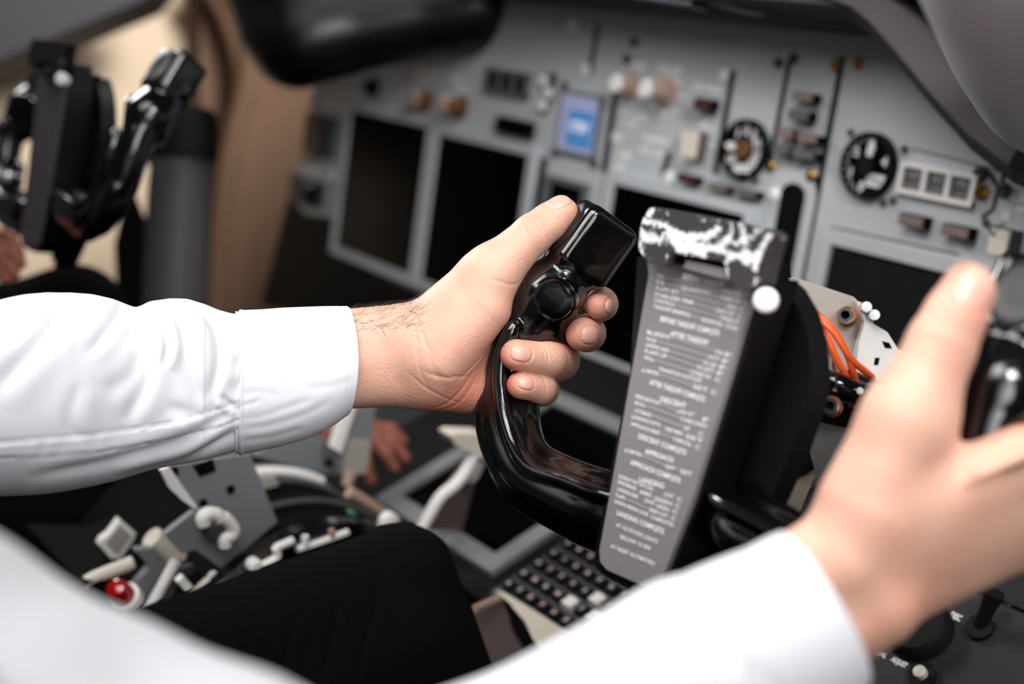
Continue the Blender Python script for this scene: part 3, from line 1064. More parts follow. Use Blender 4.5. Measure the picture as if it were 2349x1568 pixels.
def arc(x, r, a0, a1, n=24):
    return [np.array([x, DC[0] + r * math.cos(q), DC[1] + r * math.sin(q)]) for q in np.linspace(math.radians(a0), math.radians(a1), n)]


def plate_x(name, pts, X, th, m, parent=tq, bev=0.0015, smooth=True):
    """Photo outline laid on the fore-and-aft plane x = X, given thickness th."""
    bm = BM(); add_prism(bm, [hx(x, y, X) for x, y in pts], np.array([-th, 0, 0])); bevel(bm, bev)
    return obj(name, bm, m, parent, smooth)


def tube_x(name, pts, X, r, m, parent=tq, n=6):
    bm = BM(); add_tube(bm, smooth_path([hx(x, y, X) for x, y in pts], n), r, 12)
    return obj(name, bm, m, parent)


bm = BM()
pr = arc(0, DR - 0.004, -30, 215, 44)
add_prism(bm, [p + np.array([-0.905, 0, 0]) for p in pr], (-0.20, 0, 0))
obj('drum', bm, 'dark', tq, True)
bm = BM()
add_prism(bm, [(-0.90, 0.20, 0.05), (-0.90, 0.66, 0.05), (-0.90, 0.66, 0.56), (-0.90, 0.58, 0.60), (-0.90, 0.33, 0.60), (-0.90, 0.20, 0.57)], (-0.21, 0, 0)); bevel(bm, 0.006)
obj('housing', bm, 'dark', tq)
# guide rails and scale marks along the drum
for x in (-0.935, -0.985, -1.02, -1.065):
    bm = BM(); add_tube(bm, arc(x, DR, 20, 98, 40), 0.0028, 8)
    obj('guide_rail', bm, 'dgrey' if x > -1.0 else 'pgrey', tq)
bm = BM(); add_tube(bm, arc(-1.0, DR + 0.003, 55, 86, 16), 0.0042, 10)
obj('white_band', bm, 'white', tq)
# trim wheel on the near side
tw = thing('trim_wheel', 'black trim wheel with white pointer marks beside the throttle quadrant', 'wheel', (-0.885, DC[0], DC[1]))
bm = BM()
c = np.array([-0.885, DC[0], DC[1]])
add_lathe(bm, c, EX, [(-0.008, 0.02), (-0.010, DR - 0.02), (-0.011, DR - 0.004), (-0.006, DR + 0.002), (0.006, DR + 0.002), (0.011, DR - 0.004), (0.010, DR - 0.02), (0.004, DR - 0.026), (0.004, 0.02)], 72)
obj('rim', bm, 'gloss', tw)
bm = BM(); add_lathe(bm, c, EX, [(-0.014, 0), (-0.014, 0.02), (0.014, 0.02), (0.014, 0)], 24); obj('hub', bm, 'dgrey', tw)
# white scale beside the trim wheel
tube_x('trim_scale', [(681, 1260), (735, 1243), (798, 1220)], -0.872, 0.0028, 'white')
tube_x('scale_tick', [(700, 1252), (700, 1228)], -0.871, 0.0028, 'white', n=2)
tube_x('scale_tick', [(762, 1232), (760, 1214)], -0.871, 0.0024, 'tan', n=2)
tube_x('scale_pointer', [(600, 1298), (636, 1277), (632, 1258), (646, 1250), (672, 1239)], -0.870, 0.0032, 'white', n=3)
bm = BM(); add_lathe(bm, hx(583, 1296, -0.868), EX, [(-0.004, 0.0055), (0.003, 0.0055), (0.005, 0.004), (0.005, 0)], 16); obj('scale_stop', bm, 'white', tq)
bm = BM(); add_lathe(bm, hx(804, 1183, -0.93), EX, [(-0.003, 0.0045), (0.003, 0.0045), (0.003, 0)], 16); obj('green_lamp', bm, 'green', tq)
bm = BM(); add_lathe(bm, hx(894, 1197, -0.90), EX, [(-0.005, 0.008), (0.003, 0.008), (0.005, 0.005), (0.005, 0)], 16); obj('white_stud', bm, 'white', tq)

# big plate lever with holes
lv = plate_x('plate_lever', [(392, 1069), (574, 1042), (636, 1196), (553, 1266), (452, 1170)], -0.903, 0.006, 'pgrey')
for x, y, r in ((399, 1081, 0.0036), (529, 1122, 0.0034), (466, 1153, 0.0032)):
    bm = BM(); add_lathe(bm, hx(x, y, -0.9025), EX, [(-0.001, r), (0.0006, r), (0.0006, 0)], 16); obj('rivet_hole', bm, 'dark', lv)
bm = BM(); add_prism(bm, [hx(x, y, -0.9025) for x, y in ((441, 1068), (489, 1052), (496, 1080), (458, 1094))], (-0.001, 0, 0)); obj('cut_out', bm, 'dark', lv)
plate_x('white_edge', [(368, 1078), (388, 1070), (452, 1162), (450, 1168), (420, 1148), (388, 1118)], -0.899, 0.004, 'white', lv)
plate_x('lever_foot', [(378, 1226), (452, 1168), (506, 1192), (567, 1264), (573, 1294), (522, 1316), (487, 1288), (448, 1260), (417, 1268)], -0.897, 0.006, 'pgrey')
# white hook with dark roller
hk = tube_x('hook_handle', [(468, 1202), (466, 1186), (478, 1178), (496, 1180), (506, 1190)], -0.889, 0.0055, 'white')
tube_x('hook_tip', [(512, 1186), (526, 1198), (536, 1214), (530, 1228), (516, 1234), (516, 1252)], -0.889, 0.0050, 'white', hk)
bm = BM(); add_tube(bm, [hx(480, 1205, -0.897), hx(500, 1222, -0.887)], 0.008, 14); obj('roller', bm, 'dgrey', hk)
# tag, tube handle, curved lever, frame, lamp
tg = plate_x('tag_knob', [(276, 1191), (312, 1222), (305, 1240), (274, 1284), (258, 1284), (228, 1250), (233, 1238), (252, 1224)], -0.990, 0.008, 'white', bev=0.003)
plate_x('tag_face', [(276, 1204), (300, 1226), (268, 1268), (244, 1244)], -0.9885, 0.002, 'alu', tg)
tl = tube_x('tube_handle', [(348, 1232), (408, 1282)], -0.945, 0.0088, 'cream', n=4)
bm = BM(); add_lathe(bm, hx(408, 1292, -0.935), EX, [(-0.004, 0.004), (0.003, 0.004), (0.003, 0)], 14); obj('pivot_pin', bm, 'steel', tl)
tube_x('curved_rail', [(404, 1286), (376, 1336), (348, 1388), (322, 1440), (300, 1500)], -0.915, 0.0042, 'white')
plate_x('side_plate', [(310, 1262), (352, 1256), (370, 1290), (402, 1300), (352, 1398), (300, 1400), (312, 1338), (346, 1300)], -0.935, 0.008, 'pgrey')
plate_x('inner_rail', [(412, 1304), (444, 1296), (404, 1360), (372, 1424), (344, 1440)], -0.912, 0.006, 'dgrey')
plate_x('slot_plate', [(408, 1350), (448, 1306), (476, 1330), (430, 1380), (398, 1420)], -0.905, 0.004, 'rubber')
bm = BM(); add_box(bm, hx(421, 1336, -0.90), [unit(hx(430, 1346, -0.9) - hx(412, 1326, -0.9)), unit(np.cross(EX, hx(430, 1346, -0.9) - hx(412, 1326, -0.9))), EX], (0.006, 0.003, 0.003)); obj('white_detent', bm, 'white', tq)
tube_x('guard_rail', [(190, 1344), (214, 1326), (304, 1290)], -0.95, 0.0052, 'cream', n=3)
plate_x('guard_plate', [(206, 1342), (304, 1304), (304, 1328), (222, 1354)], -0.952, 0.004, 'dgrey')
lm = thing('warning_lamp', 'round red lamp with white collar at the rear of the throttle quadrant', 'lamp', hx(280, 1357, -0.93))
ld = unit(np.array([0.35, -0.55, 0.8]))
cpt = hx(280, 1362, -0.93)
bm = BM(); add_lathe(bm, cpt, ld, [(-0.004, 0.0088), (0.007, 0.0088), (0.0115, 0.0068), (0.013, 0.003), (0.0132, 0)], 28); obj('lens', bm, 'red', lm)
bm = BM(); add_lathe(bm, cpt, ld, [(-0.012, 0.0115), (-0.004, 0.0115), (-0.003, 0.0095), (-0.003, 0)], 28); obj('collar', bm, 'white', lm)
bm = BM(); add_prism(bm, [hx(x, y, -0.945) for x, y in ((180, 1330), (330, 1330), (400, 1300), (420, 1480), (180, 1480))], (-0.12, 0, 0)); obj('rear_deck', bm, 'dark', tq)
bm = BM(); add_lathe(bm, hx(510, 1337, -0.90), unit((0.6, -0.4, 0.6)), [(-0.004, 0.006), (0.004, 0.006), (0.006, 0.003), (0.006, 0)], 16); obj('pivot_bolt', bm, 'steel', tq)
for x, y, r in ((490, 1322, .004), (473, 1346, .003), (470, 1352, .003), (452, 1366, .003)):
    bm = BM(); add_lathe(bm, hx(x, y, -0.895), unit((0.6, -0.4, 0.6)), [(-0.003, r), (0.003, r), (0.003, 0)], 12); obj('small_pin', bm, 'alu', tq)
tube_x('inner_rod', [(430, 1384), (462, 1346), (480, 1330)], -0.893, 0.0035, 'alu', n=3)
# rear bracket, upright lever with white edge
br = plate_x('cross_bracket', [(584, 1046), (650, 1000), (770, 1010), (776, 1090), (711, 1080), (640, 1060)], -1.03, 0.006, 'pgrey')
bm = BM(); add_lathe(bm, hx(753, 1060, -1.0295), EX, [(-0.001, 0.0038), (0.0006, 0.0038), (0.0006, 0)], 16); obj('rivet_hole', bm, 'dark', br)
ul = plate_x('upright_lever', [(808, 930), (782, 1034), (784, 1092), (818, 1098), (850, 1004), (864, 925)], -1.0, 0.010, 'pgrey')
plate_x('white_edge', [(800, 930), (768, 1030), (782, 1040), (818, 930)], -0.998, 0.012, 'white', ul)
plate_x('lever_root', [(806, 1012), (852, 1014), (842, 1084), (794, 1092)], -0.994, 0.008, 'alu', ul)
tube_x('pale_link', [(796, 1112), (806, 1080)], -0.98, 0.005, 'tan', n=2)
tube_x('diagonal_rod', [(800, 1128), (840, 1152), (880, 1178)], -0.955, 0.0052, 'tan', n=3)
plate_x('roller_bracket', [(596, 1098), (632, 1092), (640, 1112), (604, 1122)], -0.975, 0.006, 'alu')
# flap lever
fl = thing('flap_lever', 'white S-curved flap lever with cream T handle in front of the lower display', 'lever', hx(1000, 1150, -0.93))
bm = BM(); add_tube(bm, smooth_path([hx(x, y, -0.93) for x, y in ((1088, 1040), (1070, 1078), (1046, 1110), (1014, 1136), (992, 1168), (960, 1228), (930, 1300))], 6), 0.0052, 12)
obj('lever_arm', bm, 'white', fl)
bm = BM(); add_prism(bm, [hx(x, y, -0.925) for x, y in ((1036, 1000), (1048, 994), (1112, 996), (1116, 1054), (1086, 1042), (1042, 1016))], (-0.02, 0, 0)); bevel(bm, 0.004, 3)
obj('handle', bm, 'cream', fl)
bm = BM(); add_prism(bm, [hx(x, y, -0.925) for x, y in ((1084, 1066), (1112, 1062), (1098, 1094), (1082, 1110))], (-0.012, 0, 0)); bevel(bm, 0.002)
obj('handle_neck', bm, 'alu', fl)
plate_x('bezel_shade', [(1004, 1150), (1080, 1050), (1088, 1110), (1060, 1216), (985, 1216)], -0.945, 0.006, 'kick')  # brown plate painting the lower display's bezel side in shadow

# side console below the near panel
LN = unit(np.array([0, -0.62, 0.78]))
LU = unit(np.array([0, 0.78, 0.62]))
L0 = P(2150, 1470, 0.92)


def WL(u, v, d=0.0):
    return L0 + u * EX + v * LU + d * LN


def lo(x, y, d=0.0):
    q = hit(x, y, L0 + d * LN, LN) - L0
    return q[0], q @ LU


AXL = (EX, LU, LN)
sc = thing('side_console', 'dark grey lower panel beneath the near hand with white lettering', 'panel', WL(0, 0))
bm = BM(); add_box(bm, WL(0.10, -0.02, -0.006), AXL, (0.22, 0.11, 0.006)); bevel(bm, 0.002); obj('board', bm, 'console', sc)
bm = BM(); add_box(bm, WL(0.10, 0.085, 0.004), AXL, (0.21, 0.012, 0.006)); bevel(bm, 0.003); obj('upper_rail', bm, 'dgrey', sc)
bm = BM(); add_box(bm, WL(0.10, 0.055, 0.001), AXL, (0.21, 0.012, 0.003)); bevel(bm, 0.001); obj('dark_rail', bm, 'satin', sc)
for s, x0, y0, x1, y1, h in (('PEDAL', 2003, 1490, 2036, 1503, 13), ('ADJUST', 2046, 1511, 2082, 1526, 13), ('DISC', 2180, 1412, 2208, 1416, 16), ('PULL', 2303, 1380, 2322, 1388, 8)):
    bm = BM()
    (u0, v0), (u1, v1) = lo(x0, y0), lo(x1, y1)
    text_mesh_into(bm, s, WL(u0, (v0 + v1) / 2, 0.0006), EX, LU, abs(u1 - u0), h * 0.92 / FPX, bold=0.02)
    obj('legend_print', bm, 'legend', sc, False)
u, v = lo(2112, 1448)
kn = thing('large_round_knob', 'large round black knob on the lower panel beneath the near hand', 'knob', WL(u, v))
bm = BM(); add_lathe(bm, WL(u, v), LN, [(0, 0.0225), (0.010, 0.0215), (0.013, 0.019), (0.013, 0)], 40); obj('body', bm, 'rubber', kn)
bm = BM(); add_box(bm, WL(u - 0.006, v - 0.004, 0.0133), AXL, (0.006, 0.0008, 0.0003)); obj('index_mark', bm, 'dgrey', kn)
u, v = lo(2262, 1425)
tgl = thing('toggle_lever', 'black toggle lever on the lower panel right of the large round knob', 'switch', WL(u, v))
bm = BM(); add_lathe(bm, WL(u, v - 0.006), LN, [(0, 0.009), (0.004, 0.009), (0.005, 0.006), (0.005, 0)], 20); obj('base', bm, 'rubber', tgl)
bm = BM(); add_tube(bm, [WL(u, v - 0.006, 0.003), WL(u + 0.004, v + 0.004, 0.014), WL(u + 0.007, v + 0.012, 0.022)], [0.004, 0.005, 0.0065], 14); obj('lever', bm, 'rubber', tgl)
u, v = lo(2118, 1552)
bt = thing('metal_push_button', 'small metal push button at the lower edge of the lower panel', 'button', WL(u, v))
bm = BM(); add_lathe(bm, WL(u, v), LN, [(0, 0.009), (0.004, 0.009), (0.004, 0)], 24); obj('collar', bm, 'rubber', bt)
bm = BM(); add_lathe(bm, WL(u, v), LN, [(0.004, 0.0045), (0.008, 0.0042), (0.0085, 0.003), (0.0085, 0)], 20); obj('cap', bm, 'alu', bt)

# ================================================================== CONTROL WHEELS
HZ = 0.82                                   # depth of the far grip
WT = math.radians(13)
WU = np.array([0, math.sin(WT), math.cos(WT)])
WN = np.array([0, -math.cos(WT), math.sin(WT)])
H0 = P(1540, 970, 0.69)
HUB = P(1560, 900, 0.69)


def wh(x, y, d=0.0):
    return hit(x, y, H0 + d * WN, WN)


def fix_quads(V, Q, F):
    """Make quads face outwards."""
    a, b, c = V[Q[:, 0]], V[Q[:, 1]], V[Q[:, 2]]
    n = np.cross(b - a, c - a)
    g = F.normals((a + c) / 2)
    return Q if (n * g).sum() > 0 else Q[:, ::-1]


yk = thing('control_wheel', 'glossy black control wheel held in both hands, with grey checklist plate', 'control wheel', HUB)

# --- horn with grip and switch head, far side
HA = np.array([0.596, -0.803, -0.02]); HC = unit((-0.30, -0.155, 0.94))
HA = unit(HA - HC * (HA @ HC)); HB = np.cross(HA, HC)
if HB[0] < 0: HB = -HB
HBOX = np.array([1356, 561, 12.0])


def horn_field():
    F = Field((1030, 400, -620), (1560, 1340, 190), 3.2)
    body = [(1560, 1230, -310, 74), (1400, 1180, -275, 76), (1296, 1138, -190, 66), (1206, 1082, -90, 55), (1164, 990, -25, 50), (1160, 905, 8, 50), (1176, 810, 12, 50), (1212, 735, 8, 56), (1256, 682, 2, 66)]
    F.chain(body, 10, smooth=True)
    ridge = [(1560, 1178, -372, 12), (1395, 1138, -338, 12), (1300, 1102, -250, 12), (1215, 1070, -150, 12), (1172, 1000, -82, 11), (1148, 900, -42, 10), (1152, 810, -36, 10), (1180, 745, -40, 10)]
    F.chain([(a, b, c - 20, 8) for a, b, c, r in ridge], 22, smooth=True)
    out = [(1560, 1290, -310, 18), (1380, 1240, -270, 18), (1282, 1192, -190, 18), (1180, 1128, -90, 16), (1122, 1010, -20, 14), (1116, 905, 10, 14)]
    F.chain(out, 26, smooth=True)
    inn = [(1560, 1140, -300, 16), (1402, 1106, -265, 16), (1306, 1074, -180, 16), (1240, 1036, -85, 14), (1216, 975, -15, 12), (1214, 905, 12, 12)]
    F.chain(inn, 26, smooth=True)
    F.cone((1262, 676, 4), (1322, 602, 14), 70, 60, 30)
    F.cone((1262, 676, 10), (1262, 760, 22), 68, 46, 40)
    F.box(HBOX, (HA, HB, HC), (82, 72, 62), 26, 18)
    return F


F = horn_field()
V, Q = F.surface()
Q = fix_quads(V, Q, F)
V = relax(V, Q, 4)
HORN_W = warp(V, HZ)


def wp(p):
    p = np.asarray(p, float).reshape(-1, 3)
    return warp(p, HZ)


def horn_parts(T, flip):
    """All pieces of one horn; T maps far-side world points to where they go."""
    def put(name, bm, m, parent):
        for v in bm.verts:
            v.co = Vector(T(np.array(v.co)[None])[0])
        return obj(name, bm, m, parent)
    h = link_mesh('horn_grip', quads_mesh('horn_grip', T(HORN_W), Q[:, ::-1] if flip else Q), 'gloss', yk, True, 180)
    s = HZ / FPX
    # round push button on the neck
    c = wp((1272, 685, -66))[0]
    ax = unit(wp((1254, 700, -130))[0] - c)
    bm = BM(); add_lathe(bm, c, ax, [(-18 * s, 53 * s), (4 * s, 52 * s), (5 * s, 49 * s), (1 * s, 48 * s), (10 * s, 47 * s), (15 * s, 44 * s), (18 * s, 36 * s), (19 * s, 20 * s), (19.5 * s, 0)], 40)
    put('push_button', bm, 'gloss', h)
    # oval rocker under the thumb
    cc = HBOX - HB * 70
    bm = BM()
    n, rows = 36, []
    for k, (sc, lift) in enumerate(((1.0, -6), (1.0, 3), (0.92, 6), (0.70, 7.5), (0.35, 5.5), (0.0, 5))):
        pts = [cc - HB * lift + sc * (HA * 70 * math.cos(q) + HC * 46 * math.sin(q)) for q in np.linspace(0, 2 * math.pi, n, endpoint=False)]
        if sc == 0: pts = pts[:1]
        rows.append([bm.verts.new(Vector(p)) for p in wp(pts)])
    for A, B in zip(rows, rows[1:]):
        for i in range(n):
            j = (i + 1) % n
            bm.faces.new([A[i], A[j], B[0]] if len(B) == 1 else [A[i], A[j], B[j], B[i]])
    bm.faces.new(rows[0])
    put('trim_rocker', bm, 'satin', h)
    # light grey cap strip behind the rocker
    return h


horn_parts(lambda p: p, False)
ROLL = math.radians(5.5)
MID = HUB + 0.004 * EX
E1 = math.cos(ROLL) * EX + math.sin(ROLL) * WU
mirror = lambda p: p - 2 * ((p - MID) @ E1)[:, None] * E1
HR = mirror(wp(HBOX))[0]


def near_side(p):
    q = mirror(p) - HR
    a = math.radians(-9)
    x, y = q @ EX, q @ WU
    return HR + q + (x * (math.cos(a) - 1) - y * math.sin(a))[:, None] * EX + (x * math.sin(a) + y * (math.cos(a) - 1))[:, None] * WU


horn_parts(near_side, True)

# --- hub with plate
hub_out = [(1462, 590), (1446, 850), (1404, 1062), (1366, 1262), (1366, 1296), (1384, 1318), (1480, 1368), (1508, 1362), (1534, 1340), (1606, 1150), (1684, 900), (1752, 672), (1740, 600), (1600, 560)]
bm = BM(); add_prism(bm, [wh(x, y, -0.003) for x, y in hub_out], -0.020 * WN); bevel(bm, 0.003, 3)
hub = obj('hub_block', bm, 'satin', yk)
plate_out = [(1484, 590), (1488, 630), (1450, 847), (1412, 1061), (1375, 1262), (1377, 1288), (1392, 1306), (1496, 1352), (1508, 1348), (1518, 1330), (1586, 1150), (1662, 900), (1728, 672), (1724, 640)]
bm = BM(); add_prism(bm, [wh(x, y, 0.0) for x, y in plate_out], -0.0035 * WN); bevel(bm, 0.0012, 2)
plate = obj('checklist_plate', bm, 'plate', yk)

Z1, Z2, Z3 = (1450, 600, 5.227), (1400, 850, 5.227), (1370, 1050, 5.228)
ROWS = [
    (Z1, 1, [('BEFORE TAKEOFF', 605, 170, 1105, 275)]),
    (Z1, 0, [('OIL', 300, 160, 395, 185), ('CHECKED', 1075, 345, 1320, 400), ('F', 1360, 385, 1400, 395),
             ('FUEL', 290, 235, 400, 258), ('QUANTITY', 590, 305, 940, 385), ('PUMPS ON', 1070, 430, 1300, 475), ('C', 1335, 480, 1375, 490),
             ('FLAPS SET', 290, 310, 560, 370), ('GREEN', 1135, 525, 1255, 555), ('C', 1290, 560, 1330, 570),
             ('STABILIZER TRIM', 270, 385, 725, 490), ('UNITS SET', 1000, 575, 1235, 630), ('C', 1265, 640, 1305, 650),
             ('CONTROLS', 265, 455, 510, 515), ('FREE', 1065, 665, 1215, 710), ('F', 1240, 715, 1280, 725),
             ('TAKEOFF BRIEFING', 255, 530, 700, 640), ('REVIEWED', 840, 690, 1090, 755), ('DONE', 1120, 765, 1265, 805)]),
    (Z1, 1, [('BEFORE TAKEOFF COMPLETE', 340, 680, 1045, 860), ('AFTER TAKEOFF', 460, 855, 915, 975)]),
    (Z1, 0, [('BLEEDS', 180, 840, 450, 905), ('ON', 1000, 1070, 1085, 1098), ('F', 1115, 1105, 1190, 1128),
             ('PACKS', 175, 920, 290, 950), ('AUTO', 910, 1135, 1050, 1165), ('F', 1085, 1185, 1160, 1203),
             ('LANDING GEAR', 165, 990, 445, 1065), ('UP OFF', 850, 1200, 1010, 1250), ('F', 1050, 1258, 1125, 1278),
             ('FLAPS UP', 155, 1065, 415, 1135), ('NO LIGHTS', 780, 1255, 980, 1310), ('F', 1020, 1330, 1095, 1348),
             ('RECALL', 150, 1140, 265, 1180), ('CHECK', 700, 1315, 950, 1385), ('C', 990, 1405, 1065, 1423),
             ('ALTIMETERS', 115, 1295, 320, 1345), ('TRANSITION ALTITUDE', 320, 1280, 830, 1425), ('SET', 730, 1490, 910, 1540), ('C', 945, 1555, 1015, 1570)]),
    (Z2, 1, [('AFTER TAKEOFF COMPLETE', 470, 130, 1135, 345), ('DESCENT', 600, 335, 910, 420)]),
    (Z2, 0, [('PRESSURIZATION', 305, 300, 590, 390), ('LAND ALT', 800, 480, 1010, 525), ('F', 1110, 578, 1185, 595),
             ('RECALL', 295, 380, 425, 415), ('CHECKED', 840, 570, 1160, 665),
             ('AUTOBRAKE', 290, 470, 490, 535), ('SET', 885, 682, 960, 700), ('C', 1055, 745, 1120, 760),
             ('LANDING DATA', 255, 545, 605, 650), ('VREF MINS', 655, 690, 870, 755), ('SET', 905, 775, 1115, 845),
             ('APPROACH BRIEF', 245, 630, 590, 750), ('COMPLETED', 755, 810, 970, 890), ('C', 1015, 908, 1080, 923)]),
    (Z2, 1, [('DESCENT COMPLETE', 340, 780, 910, 985), ('APPROACH', 415, 960, 755, 1070)]),
    (Z2, 0, [('ALTIMETERS', 170, 945, 375, 1010), ('QNH', 660, 1140, 765, 1165), ('SET', 840, 1200, 980, 1245)]),
    (Z2, 1, [('APPROACH COMPLETE', 240, 1090, 840, 1320)]),
    (Z3, 1, [('LANDING', 505, 250, 800, 335)]),
    (Z3, 0, [('ENGINE START SWITCHES', 260, 215, 670, 375), ('CONT', 800, 430, 920, 465), ('C', 955, 490, 1015, 500),
             ('SPEEDBRAKE', 245, 280, 470, 370), ('ARMED', 505, 400, 655, 450), ('GREEN', 680, 480, 895, 550), ('C', 935, 565, 990, 580),
             ('LANDING GEAR', 240, 365, 490, 465), ('DOWN', 570, 505, 685, 545), ('GREEN', 710, 565, 860, 620), ('C', 900, 635, 960, 650),
             ('FLAPS', 225, 440, 335, 485), ('GREEN LIGHT', 625, 615, 850, 695), ('C', 885, 715, 940, 730),
             ('LANDING BRIEFING DONE', 205, 510, 610, 680), ('COMPLETED', 640, 700, 920, 805)]),
    (Z3, 1, [('LANDING COMPLETE', 235, 650, 800, 885)]),
    (Z3, 0, [('AT ALTITUDE LIGHTS', 225, 795, 725, 1005), ('BELOW 10 000', 280, 940, 640, 1085), ('AT RESET ALTIMETERS', 160, 1050, 690, 1270)])]
bm = BM()
for (ox, oy, s), big, items in ROWS:
    for tx, x0, y0, x1, y1 in items:
        a, b = wh(ox + x0 / s, oy + y0 / s, 0.0004), wh(ox + x1 / s, oy + y1 / s, 0.0004)
        xd = unit(b - a)
        text_mesh_into(bm, tx, a, xd, np.cross(WN, xd), np.linalg.norm(b - a), 0.0026 if big else 0.0020, bold=0.03 if big else 0.018)
obj('checklist_lettering', bm, 'print', plate, False)
LEAD = ((Z1, 400, 190, 1070, 348), (Z1, 410, 262, 585, 305), (Z1, 945, 390, 1065, 432), (Z1, 570, 375, 1130, 528), (Z1, 730, 495, 995, 578), (Z1, 515, 520, 1060, 668), (Z1, 705, 645, 838, 690),
                                  (Z1, 455, 910, 995, 1072), (Z1, 295, 955, 905, 1138), (Z1, 450, 1070, 845, 1202), (Z1, 420, 1140, 775, 1258), (Z1, 270, 1185, 695, 1318), (Z1, 325, 1350, 725, 1490),
                                  (Z2, 595, 395, 795, 480), (Z2, 430, 420, 835, 570), (Z2, 495, 540, 880, 682), (Z2, 595, 752, 750, 812), (Z2, 380, 1015, 655, 1140), (Z2, 770, 1170, 835, 1198),
                                  (Z3, 340, 490, 620, 615))
for (ox, oy, s), x0, y0, x1, y1 in LEAD:
    bm = BM()
    a, b = wh(ox + x0 / s, oy + y0 / s, 0.0003), wh(ox + x1 / s, oy + y1 / s, 0.0003)
    xd = unit(b - a)
    add_box(bm, (a + b) / 2, (xd, np.cross(WN, xd), WN), (np.linalg.norm(b - a) / 2, 0.0004, 0.0001))
    obj('lettering_leader', bm, 'leader', plate, False)

# --- worn clip over the top of the plate
clip_out = [(1490, 478), (1502, 475), (1640, 500), (1754, 526), (1764, 538), (1748, 590), (1736, 640), (1726, 660), (1714, 660), (1668, 642), (1664, 606), (1655, 598), (1536, 580), (1530, 600), (1524, 606), (1488, 604), (1466, 572), (1466, 530), (1476, 500)]
rows = []
bm = BM()
add_prism(bm, [wh(x, y, 0.011) for x, y in clip_out], -0.013 * WN)
bevel(bm, 0.0035, 4)
bmesh.ops.triangulate(bm, faces=[f for f in bm.faces if len(f.verts) > 4])
for _ in range(4):
    long = [e for e in bm.edges if e.calc_length() > 0.0035]
    if long:
        bmesh.ops.subdivide_edges(bm, edges=long, cuts=1)
        bmesh.ops.triangulate(bm, faces=[f for f in bm.faces if len(f.verts) > 3])
bmesh.ops.recalc_face_normals(bm, faces=bm.faces)
me = bpy.data.meshes.new('plate_clip'); bm.to_mesh(me); bm.free()
# where the paint is rubbed: along the rounded front edge and the rims, not in the smooth lower corners
co = np.array([v.co for v in me.vertices])


def pix(w):
    d = w - CAM
    z = d @ CF
    return np.stack([IW / 2 + FPX * (d @ CR) / z, IH / 2 - FPX * (d @ CU) / z], 1)


px = pix(co)


def near(px, poly, s):
    best = np.full(len(px), 1e9)
    poly = np.asarray(poly, float)
    for a, b in zip(poly, poly[1:]):
        t = np.clip(((px - a) @ (b - a)) / max(1e-9, (b - a) @ (b - a)), 0, 1)
        best = np.minimum(best, np.linalg.norm(px - a - t[:, None] * (b - a), axis=1))
    return np.exp(-(best / s) ** 2)


wear = sum(w * near(px, p, s) for p, w, s in (
    ([(1478, 545), (1520, 548)], .34, 13), ([(1480, 505), (1530, 520), (1545, 550), (1560, 575), (1610, 580)], .36, 8), ([(1545, 525), (1590, 560), (1620, 590)], .30, 6), ([(1600, 545), (1640, 540), (1680, 555)], .30, 6), ([(1640, 575), (1660, 560), (1680, 530), (1676, 512)], .30, 5), ([(1690, 560), (1725, 540), (1752, 522)], .30, 6), ([(1470, 535), (1478, 503), (1498, 480)], .34, 4),
    ([(1550, 540), (1620, 538), (1650, 525)], .34, 7), ([(1560, 560), (1640, 568), (1690, 588), (1735, 590)], .34, 10),
    ([(1735, 590), (1765, 540)], .40, 7), ([(1700, 515), (1710, 560), (1715, 600)], .30, 8), ([(1492, 482), (1520, 484), (1540, 490)], .24, 6),
    ([(1600, 500), (1650, 508)], .22, 6), ([(1735, 600), (1733, 655)], .36, 4), ([(1468, 560), (1475, 590)], .34, 5), ([(1663, 600), (1668, 640)], .25, 4), ([(1530, 582), (1526, 605)], .25, 4),
    ([(1670, 600), (1680, 590)], .2, 6)))
front = ((co - (H0 + 0.011 * WN)) @ WN) > -0.0075
attr(me, 'wear', np.where(front, wear, 0) + 0.10)
clip = link_mesh('plate_clip', me, 'worn', yk, True, 40)
bm = BM(); add_prism(bm, [wh(x, y, 0.006) for x, y in ((1540, 572), (1660, 596), (1664, 622), (1540, 600))], -0.004 * WN); obj('clip_slot', bm, 'dark', clip, False)
bm = BM(); add_prism(bm, [wh(x, y, 0.008) for x, y in ((1574, 596), (1662, 616), (1662, 640), (1568, 614))], -0.006 * WN); obj('plate_tab', bm, 'plate', plate, False)
c = wh(1757, 688, 0.010)
bm = BM(); add_lathe(bm, c, unit(WN + 0.7 * EX + 0.3 * WU), [(-0.006, 0.0052), (-0.001, 0.0058), (0.0014, 0.0054), (0.0024, 0.004), (0.0028, 0)], 28); obj('clip_screw', bm, 'walu', yk)

# --- edge strip and black boot behind the hub
a0, a1 = wh(1804, 655, -0.030), wh(1556, 1340, -0.030)
bm = BM(); add_tube(bm, [a0, a1], 0.0010, 8); obj('edge_strip', bm, 'bezel', yk)
boot = [(1784, 642), (1804, 660), (1834, 712), (1854, 780), (1862, 868), (1846, 944), (1808, 1052), (1748, 1184), (1660, 1300), (1560, 1390), (1500, 1392), (1480, 1372), (1550, 1340)]
bm = BM(); add_prism(bm, [wh(x, y, -0.030) for x, y in boot], -0.014 * WN); bevel(bm, 0.006, 4)
bt_ = obj('hub_boot', bm, 'leather', yk)
bm = BM(); add_prism(bm, [wh(x, y, -0.022) for x, y in ((1748, 660), (1800, 640), (1560, 1350), (1500, 1374), (1530, 1344))], -0.010 * WN); obj('boot_web', bm, 'rubber', yk)
bm = BM()
for k in range(22):
    y = 728 + 27 * k
    add_lathe(bm, wh(1791 - 0.362 * (y - 728), y, -0.0302), WN, [(-0.001, 0.0010), (0.0006, 0.0008), (0.0006, 0)], 8)
